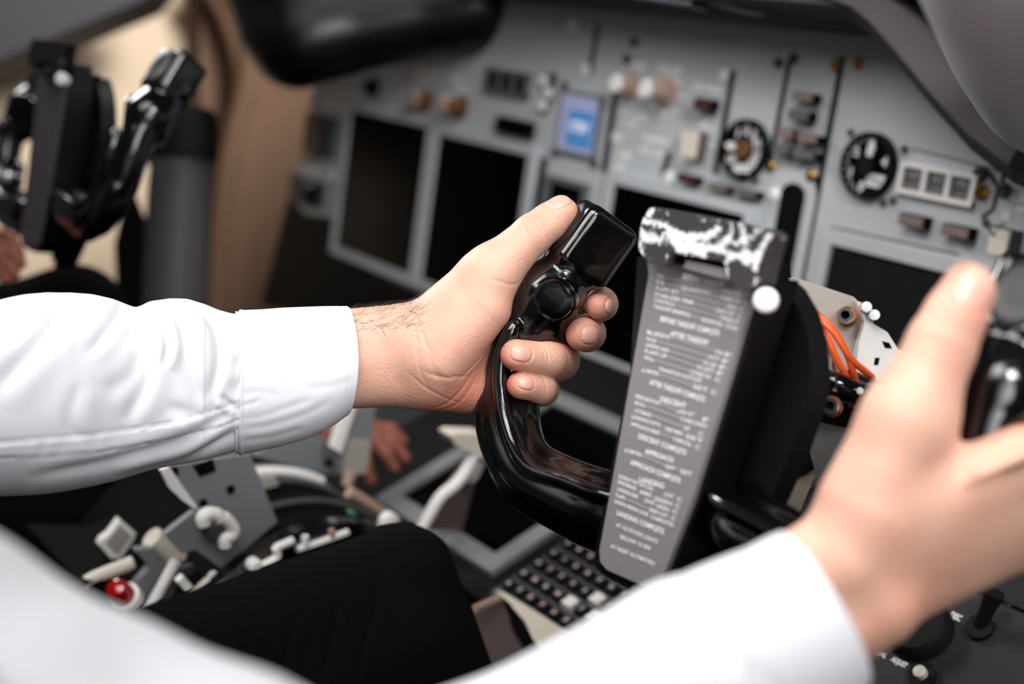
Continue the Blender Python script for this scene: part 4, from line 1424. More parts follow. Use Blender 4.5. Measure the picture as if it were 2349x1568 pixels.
obj('rivet_strip', bm, 'dgrey', bt_)


# --- column head: brackets, bolts, wiring
def slab(name, pts, z, th, m, parent=yk, bev=0.0012):
    bm = BM()
    zz = [p[2] if len(p) > 2 else z for p in pts]
    add_prism(bm, [P(p[0], p[1], q) for p, q in zip(pts, zz)], CF * th); bevel(bm, bev, 2)
    return obj(name, bm, m, parent)


b1 = slab('bracket_plate', [(1800, 638), (1824, 636), (1958, 680), (1972, 694), (1986, 742), (1968, 830), (1905, 880), (1880, 820), (1850, 720)], 0.765, 0.004, 'alu')
b2 = slab('bracket_flange', [(1966, 690), (1996, 700), (2004, 742), (2036, 762), (2060, 800), (2090, 812), (2060, 860), (2004, 872), (1962, 850), (1972, 780), (1984, 740)], 0.755, 0.012, 'walu')
slab('flange_slot', [(2024, 782), (2040, 786), (2046, 798), (2030, 797)], 0.7545, 0.001, 'dark', b2, 0)
slab('flange_slot', [(2008, 820), (2018, 820), (2014, 836), (2005, 836)], 0.7545, 0.001, 'dark', b2, 0)
slab('inner_strip', [(1866, 740), (1890, 770), (1912, 800), (1906, 850), (1894, 880), (1880, 850)], 0.752, 0.004, 'walu')
for x, y, z in ((1944, 726, 0.760), (1908, 932, 0.735)):
    c = P(x, y, z)
    ax = unit(-CF * 0.9 - CR * 0.35 + CU * 0.1)
    bm = BM(); add_lathe(bm, c, ax, [(-0.001, 0.0056), (0.0015, 0.0056), (0.0015, 0.0024)], 28); w_ = obj('washer', bm, 'copper', yk)
    bm = BM(); add_lathe(bm, c, ax, [(0.001, 0.0044), (0.0075, 0.0044), (0.0082, 0.0040), (0.0082, 0.0024), (0.004, 0.0022), (0.004, 0)], 28); bo = obj('bolt', bm, 'steel', yk)
    bm = BM(); add_lathe(bm, c + ax * 0.0042, ax, [(0, 0.0021), (0.0004, 0.0021), (0.0004, 0)], 16); obj('bolt_socket', bm, 'dark', bo)
for x, y in ((2003, 722), (1985, 704)):
    bm = BM(); add_lathe(bm, P(x, y, 0.753), -CF, [(-0.001, 0.003), (0.003, 0.0028), (0.003, 0)], 14); obj('small_bolt', bm, 'steel', yk)
# wires
wires = [[(1840, 690, .772), (1868, 716, .752), (1905, 748, .744), (1938, 800, .742), (1960, 862, .748), (1975, 920, .77)],
         [(1838, 700, .772), (1872, 728, .750), (1912, 762, .742), (1950, 820, .742), (1990, 856, .75), (2020, 880, .77)],
         [(1838, 712, .772), (1866, 738, .752), (1898, 778, .744), (1924, 832, .744), (1944, 872, .75), (1955, 930, .77)]]
for wv in wires:
    bm = BM(); add_tube(bm, smooth_path(P(*np.array(wv).T), 7), 0.0019, 10); obj('orange_wire', bm, 'orange', yk)
bm = BM(); add_tube(bm, smooth_path(P(*np.array([(1844, 742, .77), (1880, 762, .752), (1902, 796, .75), (1916, 850, .76)]).T), 7), 0.0013, 8); obj('pale_wire', bm, 'pinkwire', yk)
# dark collar under the wires, dark plates, column
bm = BM(); add_tube(bm, smooth_path(P(*np.array([(1876, 872, .750), (1912, 880, .742), (1960, 900, .745), (2060, 915, .76)]).T), 6), [0.0058] * 4 + [0.0068] * 15, 18); cl = obj('cable_collar', bm, 'gloss', yk)
bm = BM(); add_tube(bm, P(*np.array([(1876, 886, .742), (1910, 879, .738)]).T), 0.0007, 6); obj('cotter_pin', bm, 'steel', yk)
for x, y in ((1916, 882), (1972, 896)):
    bm = BM(); add_lathe(bm, P(x, y, 0.7365), -CF, [(-0.001, 0.0021), (0.0008, 0.0018), (0.0008, 0)], 12); obj('collar_dot', bm, 'steel', cl)
slab('dark_side_plate', [(1868, 880), (1900, 890), (1990, 905), (1960, 985), (1905, 975), (1870, 980), (1838, 1010), (1836, 950)], 0.775, 0.006, 'dark')
bm = BM()
add_tube(bm, smooth_path([P(1900, 960, .80), P(1890, 1040, .81), P(1860, 1160, .82), P(1830, 1330, .84), P(1800, 1600, .88)], 6), [0.030] * 5 + [0.034] * 20, 30)
obj('column', bm, 'cast', yk)
slab('column_web', [(1838, 1000), (1880, 968), (1960, 985), (1940, 1060), (1860, 1120), (1812, 1070)], 0.772, 0.01, 'cast', yk, 0.003)
slab('column_gusset', [(1800, 1088), (1826, 1060), (1834, 1092), (1870, 1088), (1820, 1210), (1790, 1290), (1762, 1240), (1762, 1170)], 0.768, 0.008, 'beige', yk, 0.004)
slab('dark_web', [(1796, 1040), (1850, 1010), (1868, 1076), (1836, 1092), (1824, 1060)], 0.764, 0.004, 'dark', yk, 0.001)
bm = BM(); add_lathe(bm, P(1822, 1022, 0.762), -CF, [(-0.001, 0.0030), (0.002, 0.0026), (0.002, 0)], 14); obj('small_bolt', bm, 'cast', yk)

# --- the captain's wheel: the same thing across the cockpit
SHIFT = P(108, 356, 1.28) - P(1560, 970, 0.69)
cw = thing('control_wheel', 'glossy black control wheel on the far side, free of hands, against the tan wall', 'control wheel', HUB + SHIFT)
SKIP = ('checklist_lettering', 'lettering_leader', 'bracket_plate', 'bracket_flange', 'inner_strip', 'washer', 'bolt', 'small_bolt', 'orange_wire', 'pale_wire', 'cable_collar', 'cotter_pin', 'dark_side_plate', 'dark_web')


def copy_part(o, parent):
    if o.name.split('.')[0] in SKIP:
        return
    c = o.copy()
    COL.objects.link(c)
    c.parent = parent
    ORG[c.name] = ORG[o.name] + SHIFT
    base = o.name.split('.')[0]
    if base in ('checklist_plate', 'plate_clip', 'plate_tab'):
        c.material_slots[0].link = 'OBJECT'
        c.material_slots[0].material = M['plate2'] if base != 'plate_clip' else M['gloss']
    for k in o.children:
        copy_part(k, c)


for o in list(yk.children):
    if o.name.split('.')[0] not in ('column', 'column_gusset', 'column_web'):
        copy_part(o, cw)
cc = thing('control_column', 'dark grey control column tube with black collar behind the far wheel', 'control column', P(405, 760, 1.66))
bm = BM(); add_tube(bm, P(*np.array([(424, 300, 1.66), (414, 420, 1.66), (404, 600, 1.66), (392, 900, 1.66)]).T), [0.036, 0.037, 0.038, 0.038], 32); obj('tube', bm, 'boot', cc)
bm = BM(); add_tube(bm, P(*np.array([(428, 246, 1.65), (426, 262, 1.65), (424, 330, 1.65), (421, 362, 1.65)]).T), [0.030, 0.036, 0.038, 0.038], 32); obj('collar', bm, 'rubber', cc)
slab('collar_arm', [(330, 300), (420, 290), (420, 372), (352, 392), (336, 372)], 1.655, 0.05, 'rubber', cc, 0.006)
slab('rear_web', [(292, 430), (345, 560), (350, 720), (270, 720), (262, 560)], 1.66, 0.03, 'dark', cc, 0.006)

# ================================================================== PEOPLE
def nail_mask(V, N, nails):
    out = np.zeros(len(V))
    for c, n, a, L, Wd in nails:
        c, n, a = np.asarray(c, float), unit(n), unit(a)
        a = unit(a - n * (a @ n))
        b = np.cross(n, a)
        d = V - c
        x, y, z = (d @ a) / L, (d @ b) / Wd, d @ n
        m = (np.abs(x) ** 2.6 + np.abs(y) ** 2.6 < 1) & (np.abs(z) < 1.6 * Wd) & (N @ n > 0.15)
        out[m] = 1
    return out


def nail_relief(V, N, nails, h):
    d_all = np.zeros(len(V))
    for c, n, a, L, Wd in nails:
        c, n, a = np.asarray(c, float), unit(n), unit(a)
        a = unit(a - n * (a @ n))
        b = np.cross(n, a)
        d = V - c
        r = (np.abs((d @ a) / L) ** 2.6 + np.abs((d @ b) / Wd) ** 2.6) ** (1 / 2.6)
        ok = (N @ n > 0.0) & (np.abs(d @ n) < 2 * Wd)
        d_all += ok * (h * 0.5 * (r < 1) - h * np.exp(-((r - 1.06) / 0.13) ** 2))
    return V + N * d_all[:, None]


def creases(V, N, cr):
    d_all = np.zeros(len(V))
    for c, t, L, s, dep in cr:
        c, t = np.asarray(c, float), unit(t)
        d = V - c
        al = d @ t
        pe = d - al[:, None] * t
        # distance across the crease measured on the surface
        n = N - (N @ t)[:, None] * t
        n /= np.linalg.norm(n, axis=1)[:, None] + 1e-9
        ac = np.einsum('ij,ij->i', pe, np.cross(np.broadcast_to(t, n.shape), n))
        near_ = np.linalg.norm(d, axis=1) < 2.2 * L
        d_all -= near_ * dep * np.exp(-(ac / s) ** 2) * np.exp(-(al / L) ** 4)
    return V + N * d_all[:, None]


# ------------------------------------------------------------------ far (left) hand of the pilot
def left_hand():
    F = Field((610, 420, -190), (1450, 980, 260), 2.6)
    k = 34
    F.cone((540, 790, 0), (905, 765, 0), 58, 67, k)
    F.cone((540, 880, 0), (905, 868, 4), 70, 64, k)
    F.cone((540, 830, 0), (930, 818, 0), 86, 76, k)
    # back of the hand and knuckles
    F.cone((940, 775, 22), (1168, 668, 128), 62, 46, k)
    F.cone((940, 805, 26), (1160, 742, 150), 60, 46, k)
    F.cone((940, 840, 24), (1156, 820, 150), 60, 44, k)
    F.cone((945, 868, 18), (1136, 892, 128), 56, 40, k)
    # thumb ball and heel of the palm
    F.cone((955, 790, -8), (1125, 628, -26), 80, 64, k)
    F.cone((1000, 818, -28), (1112, 706, -44), 84, 62, k)
    F.cone((985, 872, 0), (1066, 882, 34), 68, 66, k)
    F.cone((1040, 800, 20), (1086, 780, 60), 78, 68, k)
    # thumb
    F.cone((1118, 636, -26), (1222, 537, -22), 64, 46, 30)
    F.cone((1222, 537, -22), (1258, 510, -14), 46, 43, 12)
    F.cone((1258, 510, -14), (1287, 487, -6), 43, 39.5, 10)
    # fingers behind the grip and round to the front
    k2 = 16
    F.chain([(1168, 668, 128, 44), (1338, 678, 160, 41)], 22)
    F.chain([(1338, 678, 160, 41), (1379, 697, 84, 36), (1373, 701, 12, 31)], k2)
    F.chain([(1160, 742, 150, 44), (1328, 748, 152, 43)], 22)
    G = [(1328, 748, 152, 43), (1347, 764, 66, 40), (1335, 767, -14, 38)]
    F2 = Field(F.lo, F.lo + (F.n - 1) * F.h, F.h)
    F2.chain(G, k2)
    F.f = np.minimum(F.f, np.where(F2.f < 60, F2.f, 1e3))
    F3 = Field(F.lo, F.lo + (F.n - 1) * F.h, F.h)
    F3.chain([(1156, 820, 150, 43), (1284, 827, 92, 42), (1262, 824, -18, 38), (1184, 814, -74, 36.5)], k2)
    F3.cone((1275, 826, 20), (1284, 827, 60), 40, 41, 20)
    F.f = np.where(F3.f < 60, np.minimum(F.f, F3.f), F.f)
    F4 = Field(F.lo, F.lo + (F.n - 1) * F.h, F.h)
    F4.chain([(1136, 892, 128, 38), (1244, 893, 84, 36), (1241, 889, -10, 33.5), (1194, 883, -62, 32)], k2)
    F.f = np.where(F4.f < 60, np.minimum(F.f, F4.f), F.f)
    return F


LN_ = [((1280, 459, -30), (-0.36, -0.64, -0.68), (0.80, -0.58, 0.05), 27, 22),          # thumb
       ((1398, 702, 8), (0.86, 0.05, -0.5), (-0.2, 0.08, -0.9), 22, 17),                # index
       ((1354, 769, -38), (0.62, 0.10, -0.78), (-0.5, 0.04, -0.6), 23, 20),             # middle
       ((1196, 809, -104), (0.16, -0.16, -0.97), (-0.9, -0.12, -0.25), 25, 20),         # ring
       ((1208, 877, -90), (0.14, -0.16, -0.97), (-0.9, -0.1, -0.25), 20, 16)]           # little
LC_ = [((1232, 500, -50), (0.55, 0.80, 0.1), 30, 3.0, 2.2), ((1222, 508, -52), (0.5, 0.82, 0.1), 34, 3.0, 2.0), ((1243, 492, -48), (0.6, 0.8, 0.1), 24, 2.6, 1.6),
       ((1205, 524, -60), (0.35, 0.93, 0.1), 26, 3.0, 1.6), ((1262, 560, -48), (0.55, 0.8, 0), 22, 2.6, 1.6),
       ((985, 800, -70), (0.35, 0.93, 0), 90, 4.0, 1.8), ((1000, 900, -66), (0.7, 0.7, 0), 70, 3.5, 1.6), ((1045, 905, -40), (0.55, -0.83, 0), 60, 4.0, 2.8), ((1062, 915, -30), (0.5, -0.85, 0), 50, 3.5, 2.2),
       ((1030, 850, -60), (0.9, 0.35, 0), 50, 4.0, 2.4), ((1080, 830, -50), (0.85, -0.5, 0), 40, 4.0, 2.6), ((1160, 650, -80), (0.9, 0.25, 0), 40, 4.0, 1.6),
       ((966, 800, -70), (0.2, 0.98, 0), 90, 3.5, 1.4),
       ((1249, 800, -60), (0.15, 0.98, 0.1), 30, 3.0, 2.4), ((1240, 800, -66), (0.15, 0.98, 0.1), 30, 2.6, 1.8), ((1286, 800, -20), (0.1, 0.98, 0.1), 30, 3.0, 1.8),
       ((1250, 880, -46), (0.15, 0.98, 0.1), 24, 2.6, 2.0)]


def finish_hand(F, nails, cr, zb, flush_pts, nail_h, it=3):
    V, Q = F.surface()
    Q = fix_quads(V, Q, F)
    V = relax(V, Q, it)
    N = F.normals(V)
    V = creases(V, N, cr)
    V = nail_relief(V, N, nails, nail_h)
    nm = nail_mask(V, N, nails)
    fl = np.zeros(len(V))
    for c, s, a in flush_pts:
        fl += a * np.exp(-((V - np.asarray(c, float)) ** 2).sum(1) / s ** 2)
    return warp(V, zb), Q, nm, np.clip(fl, 0, 1)


WL_, QL_, NL_, FL_ = finish_hand(left_hand(), LN_, LC_, HZ,
                                 [((1160, 815, -80), 45, .75), ((1168, 884, -70), 40, .75), ((1312, 770, -20), 40, .7), ((1365, 690, 0), 40, .6), ((1300, 500, 0), 42, .5), ((1300, 830, 40), 45, .5),
                                  ((1222, 520, -40), 35, .3), ((1060, 910, -10), 90, .6), ((1090, 850, -20), 50, .3), ((1000, 930, 0), 60, .35), ((1150, 700, -60), 40, .2), ((1380, 790, 30), 40, .45)], 2.0)

# ------------------------------------------------------------------ near (right) hand
RZ = 0.56


def right_hand():
    F = Field((1560, 560, -260), (2760, 1640, 560), 5.2)
    k = 50
    F.cone((1480, 1530, 40), (1936, 1284, 10), 95, 128, k)
    F.cone((1560, 1640, 60), (2010, 1385, 40), 120, 104, k)
    F.cone((2000, 1160, 0), (2085, 965, -20), 128, 108, k)
    F.cone((2085, 965, -20), (2160, 792, -10), 104, 80, k)
    F.cone((2160, 792, -10), (2190, 728, -4), 80, 72, 20)
    F.cone((2190, 728, -4), (2223, 666, 0), 72, 65, 16)
    F.cone((2020, 1200, 10), (2345, 1062, 40), 112, 84, k)
    F.cone((2020, 1270, 40), (2400, 1120, 110), 104, 84, k)
    F.cone((2010, 1330, 80), (2380, 1185, 170), 100, 80, k)
    F.cone((2000, 1372, 110), (2330, 1240, 220), 94, 70, k)
    k2 = 26
    F.chain([(2345, 1062, 40, 80), (2450, 1020, 120, 66), (2560, 960, 300, 60)], k2)
    F.chain([(2560, 960, 300, 60), (2500, 935, 420, 56), (2410, 925, 440, 50)], k2)
    F.chain([(2400, 1120, 110, 82), (2520, 1060, 190, 66), (2620, 1020, 360, 60)], k2)
    F.chain([(2620, 1020, 360, 60), (2540, 1005, 470, 56), (2450, 1000, 480, 50)], k2)
    F.chain([(2380, 1185, 170, 78), (2500, 1150, 250, 62), (2590, 1110, 400, 56), (2510, 1095, 500, 52), (2430, 1090, 500, 48)], k2)
    F.chain([(2330, 1240, 220, 68), (2440, 1225, 290, 54), (2510, 1190, 410, 50), (2440, 1180, 490, 46)], k2)
    F.cone((2250, 1090, -110), (2420, 1010, -60), 10, 14, 60)
    return F


RN_ = [((2238, 655, -58), (0.10, -0.18, -0.97), (0.42, -0.90, 0.1), 54, 44)]
RC_ = [((2165, 790, -88), (0.9, 0.4, 0), 60, 7, 3.5), ((2158, 806, -88), (0.9, 0.4, 0), 60, 7, 3.0), ((2180, 950, -90), (0.6, 0.8, 0), 60, 8, 3.0)]
WR_, QR_, NR_, FR_ = finish_hand(right_hand(), RN_, RC_, RZ, [((2240, 620, -40), 80, .7), ((2200, 780, -60), 80, .3), ((2330, 950, 60), 80, .5), ((2100, 1400, 0), 120, .3)], 2.5)


# ------------------------------------------------------------------ join hands, arms and trunk into one continuous body
def capsule_mesh_world(F):
    V, Q = F.surface()
    Q = fix_quads(V, Q, F)
    return relax(V, Q, 3), Q


def boundary_loop(Q):
    e = np.vstack([Q[:, [0, 1]], Q[:, [1, 2]], Q[:, [2, 3]], Q[:, [3, 0]]])
    key = np.sort(e, 1)
    _, inv, cnt = np.unique(key, axis=0, return_inverse=True, return_counts=True)
    b = e[cnt[inv.ravel()] == 1]
    nxt = {int(i): int(j) for i, j in b}
    best = []
    left = set(nxt)
    while left:
        s = next(iter(left))
        loop, c = [], s
        while c in left:
            left.discard(c)
            loop.append(c)
            c = nxt.get(c, -1)
        if len(loop) > len(best): best = loop
    return best


def build_body(name, trunk, hands, material, parent):
    """trunk: (V,Q) closed mesh; hands: list of (V,Q,nail,flush,path,scales,shoulder radius)."""
    bm = bmesh.new()
    lf = bm.verts.layers.float.new('flush')
    tv = [bm.verts.new(Vector(v)) for v in trunk[0]]
    for q in trunk[1]:
        bm.faces.new([tv[i] for i in q])
    for (V, Q, nm, fl, path, scl, rad) in hands:
        hv = [bm.verts.new(Vector(v)) for v in V]
        for v, f in zip(hv, fl):
            v[lf] = float(f)
        for q in Q:
            f = bm.faces.new([hv[i] for i in q])
            if sum(nm[i] for i in q) >= 3:
                f.material_index = 1
        loop = boundary_loop(Q)
        ring = [hv[i] for i in loop]
        R0 = V[loop]
        c0 = R0.mean(0)
        pts = np.vstack([c0[None], np.asarray(path)])
        fr = frames(pts)
        t0, n0, b0 = fr[0]
        loc = np.stack([(R0 - c0) @ t0, (R0 - c0) @ n0, (R0 - c0) @ b0], 1)
        for (t, n, b), p, s in list(zip(fr, pts, [1] + list(scl)))[1:]:
            new = [bm.verts.new(Vector(p + s * (l[1] * n + l[2] * b))) for l in loc]
            for i in range(len(ring)):
                j = (i + 1) % len(ring)
                bm.faces.new([ring[j], ring[i], new[i], new[j]])
            ring = new
        # open the trunk round the end of the arm and bridge
        c = Vector(pts[-1]); d = Vector(unit(pts[-2] - pts[-1]))
        bm.faces.ensure_lookup_table()
        tset = set(tv)
        kill = []
        for v in tv:
            if not v.is_valid: continue
            r = v.co - c
            if (r - d * r.dot(d)).length < rad and -0.02 < r.dot(d) < 0.16:
                kill.append(v)
        if kill:
            bmesh.ops.delete(bm, geom=kill, context='VERTS')
            tv = [v for v in tv if v.is_valid]
            ts = set(tv)
            eh = [e for e in bm.edges if e.is_boundary and e.verts[0] in ts and e.verts[1] in ts]
            er = [e for e in bm.edges if e.is_boundary and e.verts[0] in set(ring) and e.verts[1] in set(ring)]
            try:
                bmesh.ops.bridge_loops(bm, edges=eh + er)
            except Exception as ex:
                print('bridge', ex)
    bmesh.ops.recalc_face_normals(bm, faces=bm.faces)
    me = bpy.data.meshes.new(name)
    bm.to_mesh(me)
    bm.free()
    return link_mesh(name, me, [material, 'nail'], parent, True, 180)


pilot = thing('person', 'pilot in white shirt and black trousers gripping the near control wheel', 'person', (-0.43, -0.02, 0.6))
F = Field((-0.75, -0.35, 0.50), (-0.12, 0.25, 1.62), 0.008)
k = 0.05
F.cone((-0.43, -0.10, 0.66), (-0.43, -0.06, 0.95), 0.105, 0.105, k)
F.cone((-0.43, -0.06, 0.95), (-0.44, -0.07, 1.10), 0.105, 0.10, k)
F.cone((-0.56, -0.07, 1.14), (-0.31, -0.07, 1.14), 0.055, 0.055, k)
F.cone((-0.435, -0.06, 1.15), (-0.435, -0.05, 1.27), 0.055, 0.052, k)
F.cone((-0.435, -0.03, 1.35), (-0.435, -0.05, 1.42), 0.075, 0.085, 0.03)
F.cone((-0.435, 0.005, 1.29), (-0.435, 0.0, 1.33), 0.045, 0.055, 0.03)
F.cone((-0.435, 0.058, 1.33), (-0.435, 0.042, 1.37), 0.012, 0.008, 0.012)
F.cone((-0.515, -0.04, 1.34), (-0.515, -0.045, 1.38), 0.012, 0.016, 0.01)
F.cone((-0.355, -0.04, 1.34), (-0.355, -0.045, 1.38), 0.012, 0.016, 0.01)
trunk = capsule_mesh_world(F)
LSH, RSH = np.array([-0.60, -0.06, 1.13]), np.array([-0.275, -0.06, 1.13])
lp = [P(430, 860, .80), P(200, 890, .78), P(0, 915, .765), P(-200, 940, .75), np.array([-0.72, 0.10, 0.965]), np.array([-0.69, 0.04, 1.02]), LSH]
rp = [P(1450, 1680, .49), P(1260, 1820, .48), P(1000, 2000, .46), P(700, 2230, .43), np.array([-0.30, 0.06, 0.92]), np.array([-0.285, 0.02, 1.0]), RSH]
body = build_body('body', trunk, [(WL_, QL_, NL_, FL_, lp, [1, 1.05, 1.1, 1.1, 1.1, 1.1, 1.0], 0.055), (WR_, QR_, NR_, FR_, rp, [0.9, 0.8, 0.8, 0.9, 1.0, 1.0, 1.0], 0.055)], 'skin', pilot)

# hair along the wrist of the far hand
bm = BM()
cand = np.nonzero(True * np.ones(len(WL_), bool))[0]
pxl = pix(WL_)
tmp = bpy.data.meshes.new('tmp_normals'); tmp = quads_mesh('tmp_normals', WL_, QL_)
nn = np.array([v.normal for v in tmp.vertices])
bpy.data.meshes.remove(tmp)
sel = np.nonzero((pxl[:, 0] > 800) & (pxl[:, 0] < 965) & ((nn @ CU > 0.35) | ((pxl[:, 1] < 760) & (nn @ CF < 0.0))))[0]
pick = rng.choice(sel, 330, replace=False)
for i in pick:
    n, p = nn[i], WL_[i]
    lift = 0.55 if n @ CU > 0.6 else 0.18
    t = unit(CR * 1.0 + CU * rng.normal(0.15, 0.5) - CF * rng.normal(0, 0.3))
    t = unit(t - n * (t @ n))
    L = rng.uniform(0.004, 0.009)
    bend = rng.normal(0, 0.35)
    side = np.cross(n, t)
    pts = [p + n * (lift * L * (s - 0.45 * s * s)) + t * L * s + side * bend * L * s * s for s in (0, 0.35, 0.7, 1.0)]
    add_tube(bm, pts, [0.00007, 0.00006, 0.00005, 0.00002], 3, cap=False)
o = obj('arm_hair', bm, 'hair', pilot, False)
tag(o, 'fine dark hair on the far wrist', kind='stuff')

# ------------------------------------------------------------------ shirt: trunk, sleeves, cuffs
F = Field((-900, 1120, -1300), (1000, 2100, 700), 14)
F.cone((-1200, 1654, 60), (-215, 2278, 0), 1000, 1000, 60)
F.cone((350, 1978, -60), (900, 2170, -260), 500, 470, 120)
V, Q = F.surface(); Q = fix_quads(V, Q, F); V = relax(V, Q, 4)
n1 = np.sin(V[:, 0] / 90 + V[:, 1] / 60) * 5 + np.sin(V[:, 0] / 47 - V[:, 2] / 80) * 3
V = V + F.normals(V) * n1[:, None]
SW1, SQ1 = warp(V, 0.42), Q
F = Field((-0.82, -0.40, 0.50), (-0.16, 0.22, 1.26), 0.009)
F.cone((-0.44, -0.11, 0.68), (-0.44, -0.07, 0.95), 0.125, 0.125, 0.05)
F.cone((-0.44, -0.07, 0.95), (-0.445, -0.08, 1.10), 0.125, 0.115, 0.05)
F.cone((-0.60, -0.07, 1.14), (-0.29, -0.07, 1.14), 0.075, 0.075, 0.05)
F.cone(LSH, (-0.70, 0.06, 1.0), 0.072, 0.062, 0.04)
F.cone((-0.70, 0.06, 1.0), (-0.735, 0.12, 0.95), 0.062, 0.055, 0.04)
F.cone(RSH, (-0.29, 0.03, 0.98), 0.07, 0.062, 0.04)
F.cone((-0.435, -0.06, 1.20), (-0.435, -0.05, 1.30), 0.06, 0.056, 0.0, sub=True)
V, Q = F.surface(); Q = fix_quads(V, Q, F); V = relax(V, Q, 3)
shirt = link_mesh('shirt', quads_mesh('shirt', np.vstack([SW1, V]), np.vstack([SQ1, Q + len(SW1)])), 'shirt', pilot, True, 180)


def grid_mesh(Wg, closed=True):
    """Grid of world points (stations, ring, 3) to vertices and quads."""
    a, b = Wg.shape[:2]
    idx = np.arange(a * b).reshape(a, b)
    r = np.roll(idx, -1, 1)
    Q = np.stack([idx[:-1], r[:-1], r[1:], idx[1:]], -1).reshape(-1, 4)
    return Wg.reshape(-1, 3), Q


def seg_dist(u, v, poly):
    """signed distance (positive on one side) of points to a polyline and how far along it they are"""
    best = np.full(u.shape, 1e9); sg = np.zeros(u.shape); al = np.zeros(u.shape)
    poly = np.asarray(poly, float)
    seg = np.linalg.norm(np.diff(poly, axis=0), axis=1)
    tot, acc = seg.sum(), 0
    for (a, b), L in zip(zip(poly, poly[1:]), seg):
        d = (b - a) / L
        x, y = u - a[0], v - a[1]
        t = np.clip(x * d[0] + y * d[1], 0, L)
        q = np.hypot(x - t * d[0], y - t * d[1])
        m = q < best
        best = np.where(m, q, best)
        sg = np.where(m, np.sign(x * d[1] - y * d[0]), sg)
        al = np.where(m, (acc + t) / tot, al)
        acc += L
    return best * sg, al


def fold(u, v, front, poly, dep, s, ridge=0.7):
    poly = smooth_path(np.asarray(poly, float), 6)
    d, al = seg_dist(u, v, poly)
    env = np.clip(np.minimum(al, 1 - al) * 6, 0, 1) ** 0.7
    env = np.where((al <= 0) | (al >= 1), np.exp(-(np.abs(d) / s) ** 2) * 0, env)
    g = -dep * np.exp(-(d / s) ** 2) + ridge * dep * np.exp(-((d - 2.0 * s) / (1.5 * s)) ** 2) + 0.4 * ridge * dep * np.exp(-((d + 2.0 * s) / (1.5 * s)) ** 2)
    return g * env * front


ST = np.array([(-420, 760, 1150, .745), (-280, 745, 1148, .748), (-150, 722, 1143, .752), (-60, 704, 1140, .758), (0, 688, 1138, .764), (60, 675, 1135, .770), (110, 668, 1131, .775), (160, 668, 1127, .779), (210, 674, 1118, .783),
               (260, 687, 1104, .788), (298, 702, 1092, .791), (312, 706, 1088, .792), (328, 699, 1083, .793), (350, 690, 1077, .795), (390, 685, 1068, .798), (430, 686, 1060, .800), (470, 697, 1052, .803), (500, 709, 1046, .806), (524, 713, 1042, .808), (550, 714, 1038, .810)])


def interp(st, u):
    return np.stack([np.interp(u, st[:, 0], st[:, c]) for c in range(1, st.shape[1])], 1)


def smooth1(a, k):
    ker = np.hanning(k + 2)[1:-1]; ker /= ker.sum()
    pad = np.pad(a, ((k // 2, k // 2), (0, 0)), 'edge')
    return np.stack([np.convolve(pad[:, i], ker, 'valid') for i in range(a.shape[1])], 1)


def far_sleeve():
    us = np.arange(-420, 551, 3.0)
    S = smooth1(interp(ST, us), 7)
    th = np.linspace(0, 2 * math.pi, 200, endpoint=False)
    vc, hf = (S[:, 0] + S[:, 1]) / 2, (S[:, 1] - S[:, 0]) / 2
    C, Sn = np.cos(th)[None], np.sin(th)[None]
    e = 0.86
    cv = np.sign(C) * np.abs(C) ** e
    sv = np.sign(Sn) * np.abs(Sn) ** e
    U = us[:, None] + 0 * th[None]
    Vv = vc[:, None] - hf[:, None] * cv
    depth = np.where(us > 470, 0.80, 0.82)[:, None]
    Wv = -depth * hf[:, None] * sv
    front = np.clip(sv * 1.6, 0, 1)
    D = 0
    for poly, dep, s in (([(296, 690), (330, 712), (368, 742), (386, 782), (384, 815), (374, 842)], 15, 9), ([(412, 680), (455, 706), (492, 748), (504, 800), (500, 850), (482, 912)], 10, 12),
                         ([(285, 690), (262, 738), (225, 785), (196, 812)], 6, 13), ([(172, 676), (120, 752), (50, 830), (-20, 905)], 8, 22), ([(322, 768), (340, 830), (330, 890), (286, 970)], 7, 16),
                         ([(60, 1095), (220, 1066), (380, 1022), (470, 978), (545, 930)], 8, 14), ([(260, 1098), (400, 1062), (470, 1030), (548, 985)], 11, 11), ([(548, 940), (525, 925), (508, 905)], 6, 7),
                         ([(430, 720), (425, 800), (440, 870), (470, 930)], 5, 18), ([(180, 880), (160, 960), (175, 1010)], 4, 16), ([(90, 700), (20, 760), (-40, 800)], 5, 20), ([(240, 900), (300, 860), (330, 800)], 4, 18),
                         ([(500, 930), (450, 950), (380, 930)], 4, 14)):
        D = D + fold(U, Vv, front, poly, dep * 1.0, s)
    # felled seam along the underside
    seam = smooth_path([(-420, 1045), (-200, 1040), (0, 1032), (120, 1024), (260, 1010), (400, 984), (480, 964), (550, 942)], 8)
    d, al = seg_dist(U, Vv, seam)
    pk = np.sin(U / 9.0) * 0.5 + np.sin(U / 6.1 + 1) * 0.5
    D = D + front * ((np.abs(d) < 17) * 3.0 + (np.abs(d) < 15) * pk * 1.3 - 3.2 * np.exp(-((np.abs(d) - 18) / 2.6) ** 2))
    # gathers into the cuff
    g = np.exp(-((550 - U) / 26) ** 2)
    D = D + g * (2.2 * np.sin(Vv / 9.0) * front - 4)
    D = D + 1.6 * np.sin(U / 60 + Vv / 80) + 1.2 * np.sin(U / 31 - Vv / 55)
    nv, nw = -cv / hf[:, None], -sv / (depth * hf[:, None])
    nl = np.hypot(nv, nw)
    Vv = Vv + D * nv / nl
    Wv = Wv + D * nw / nl
    Z = S[:, 2][:, None] + Wv * HZ / FPX
    return P(U, Vv, Z)


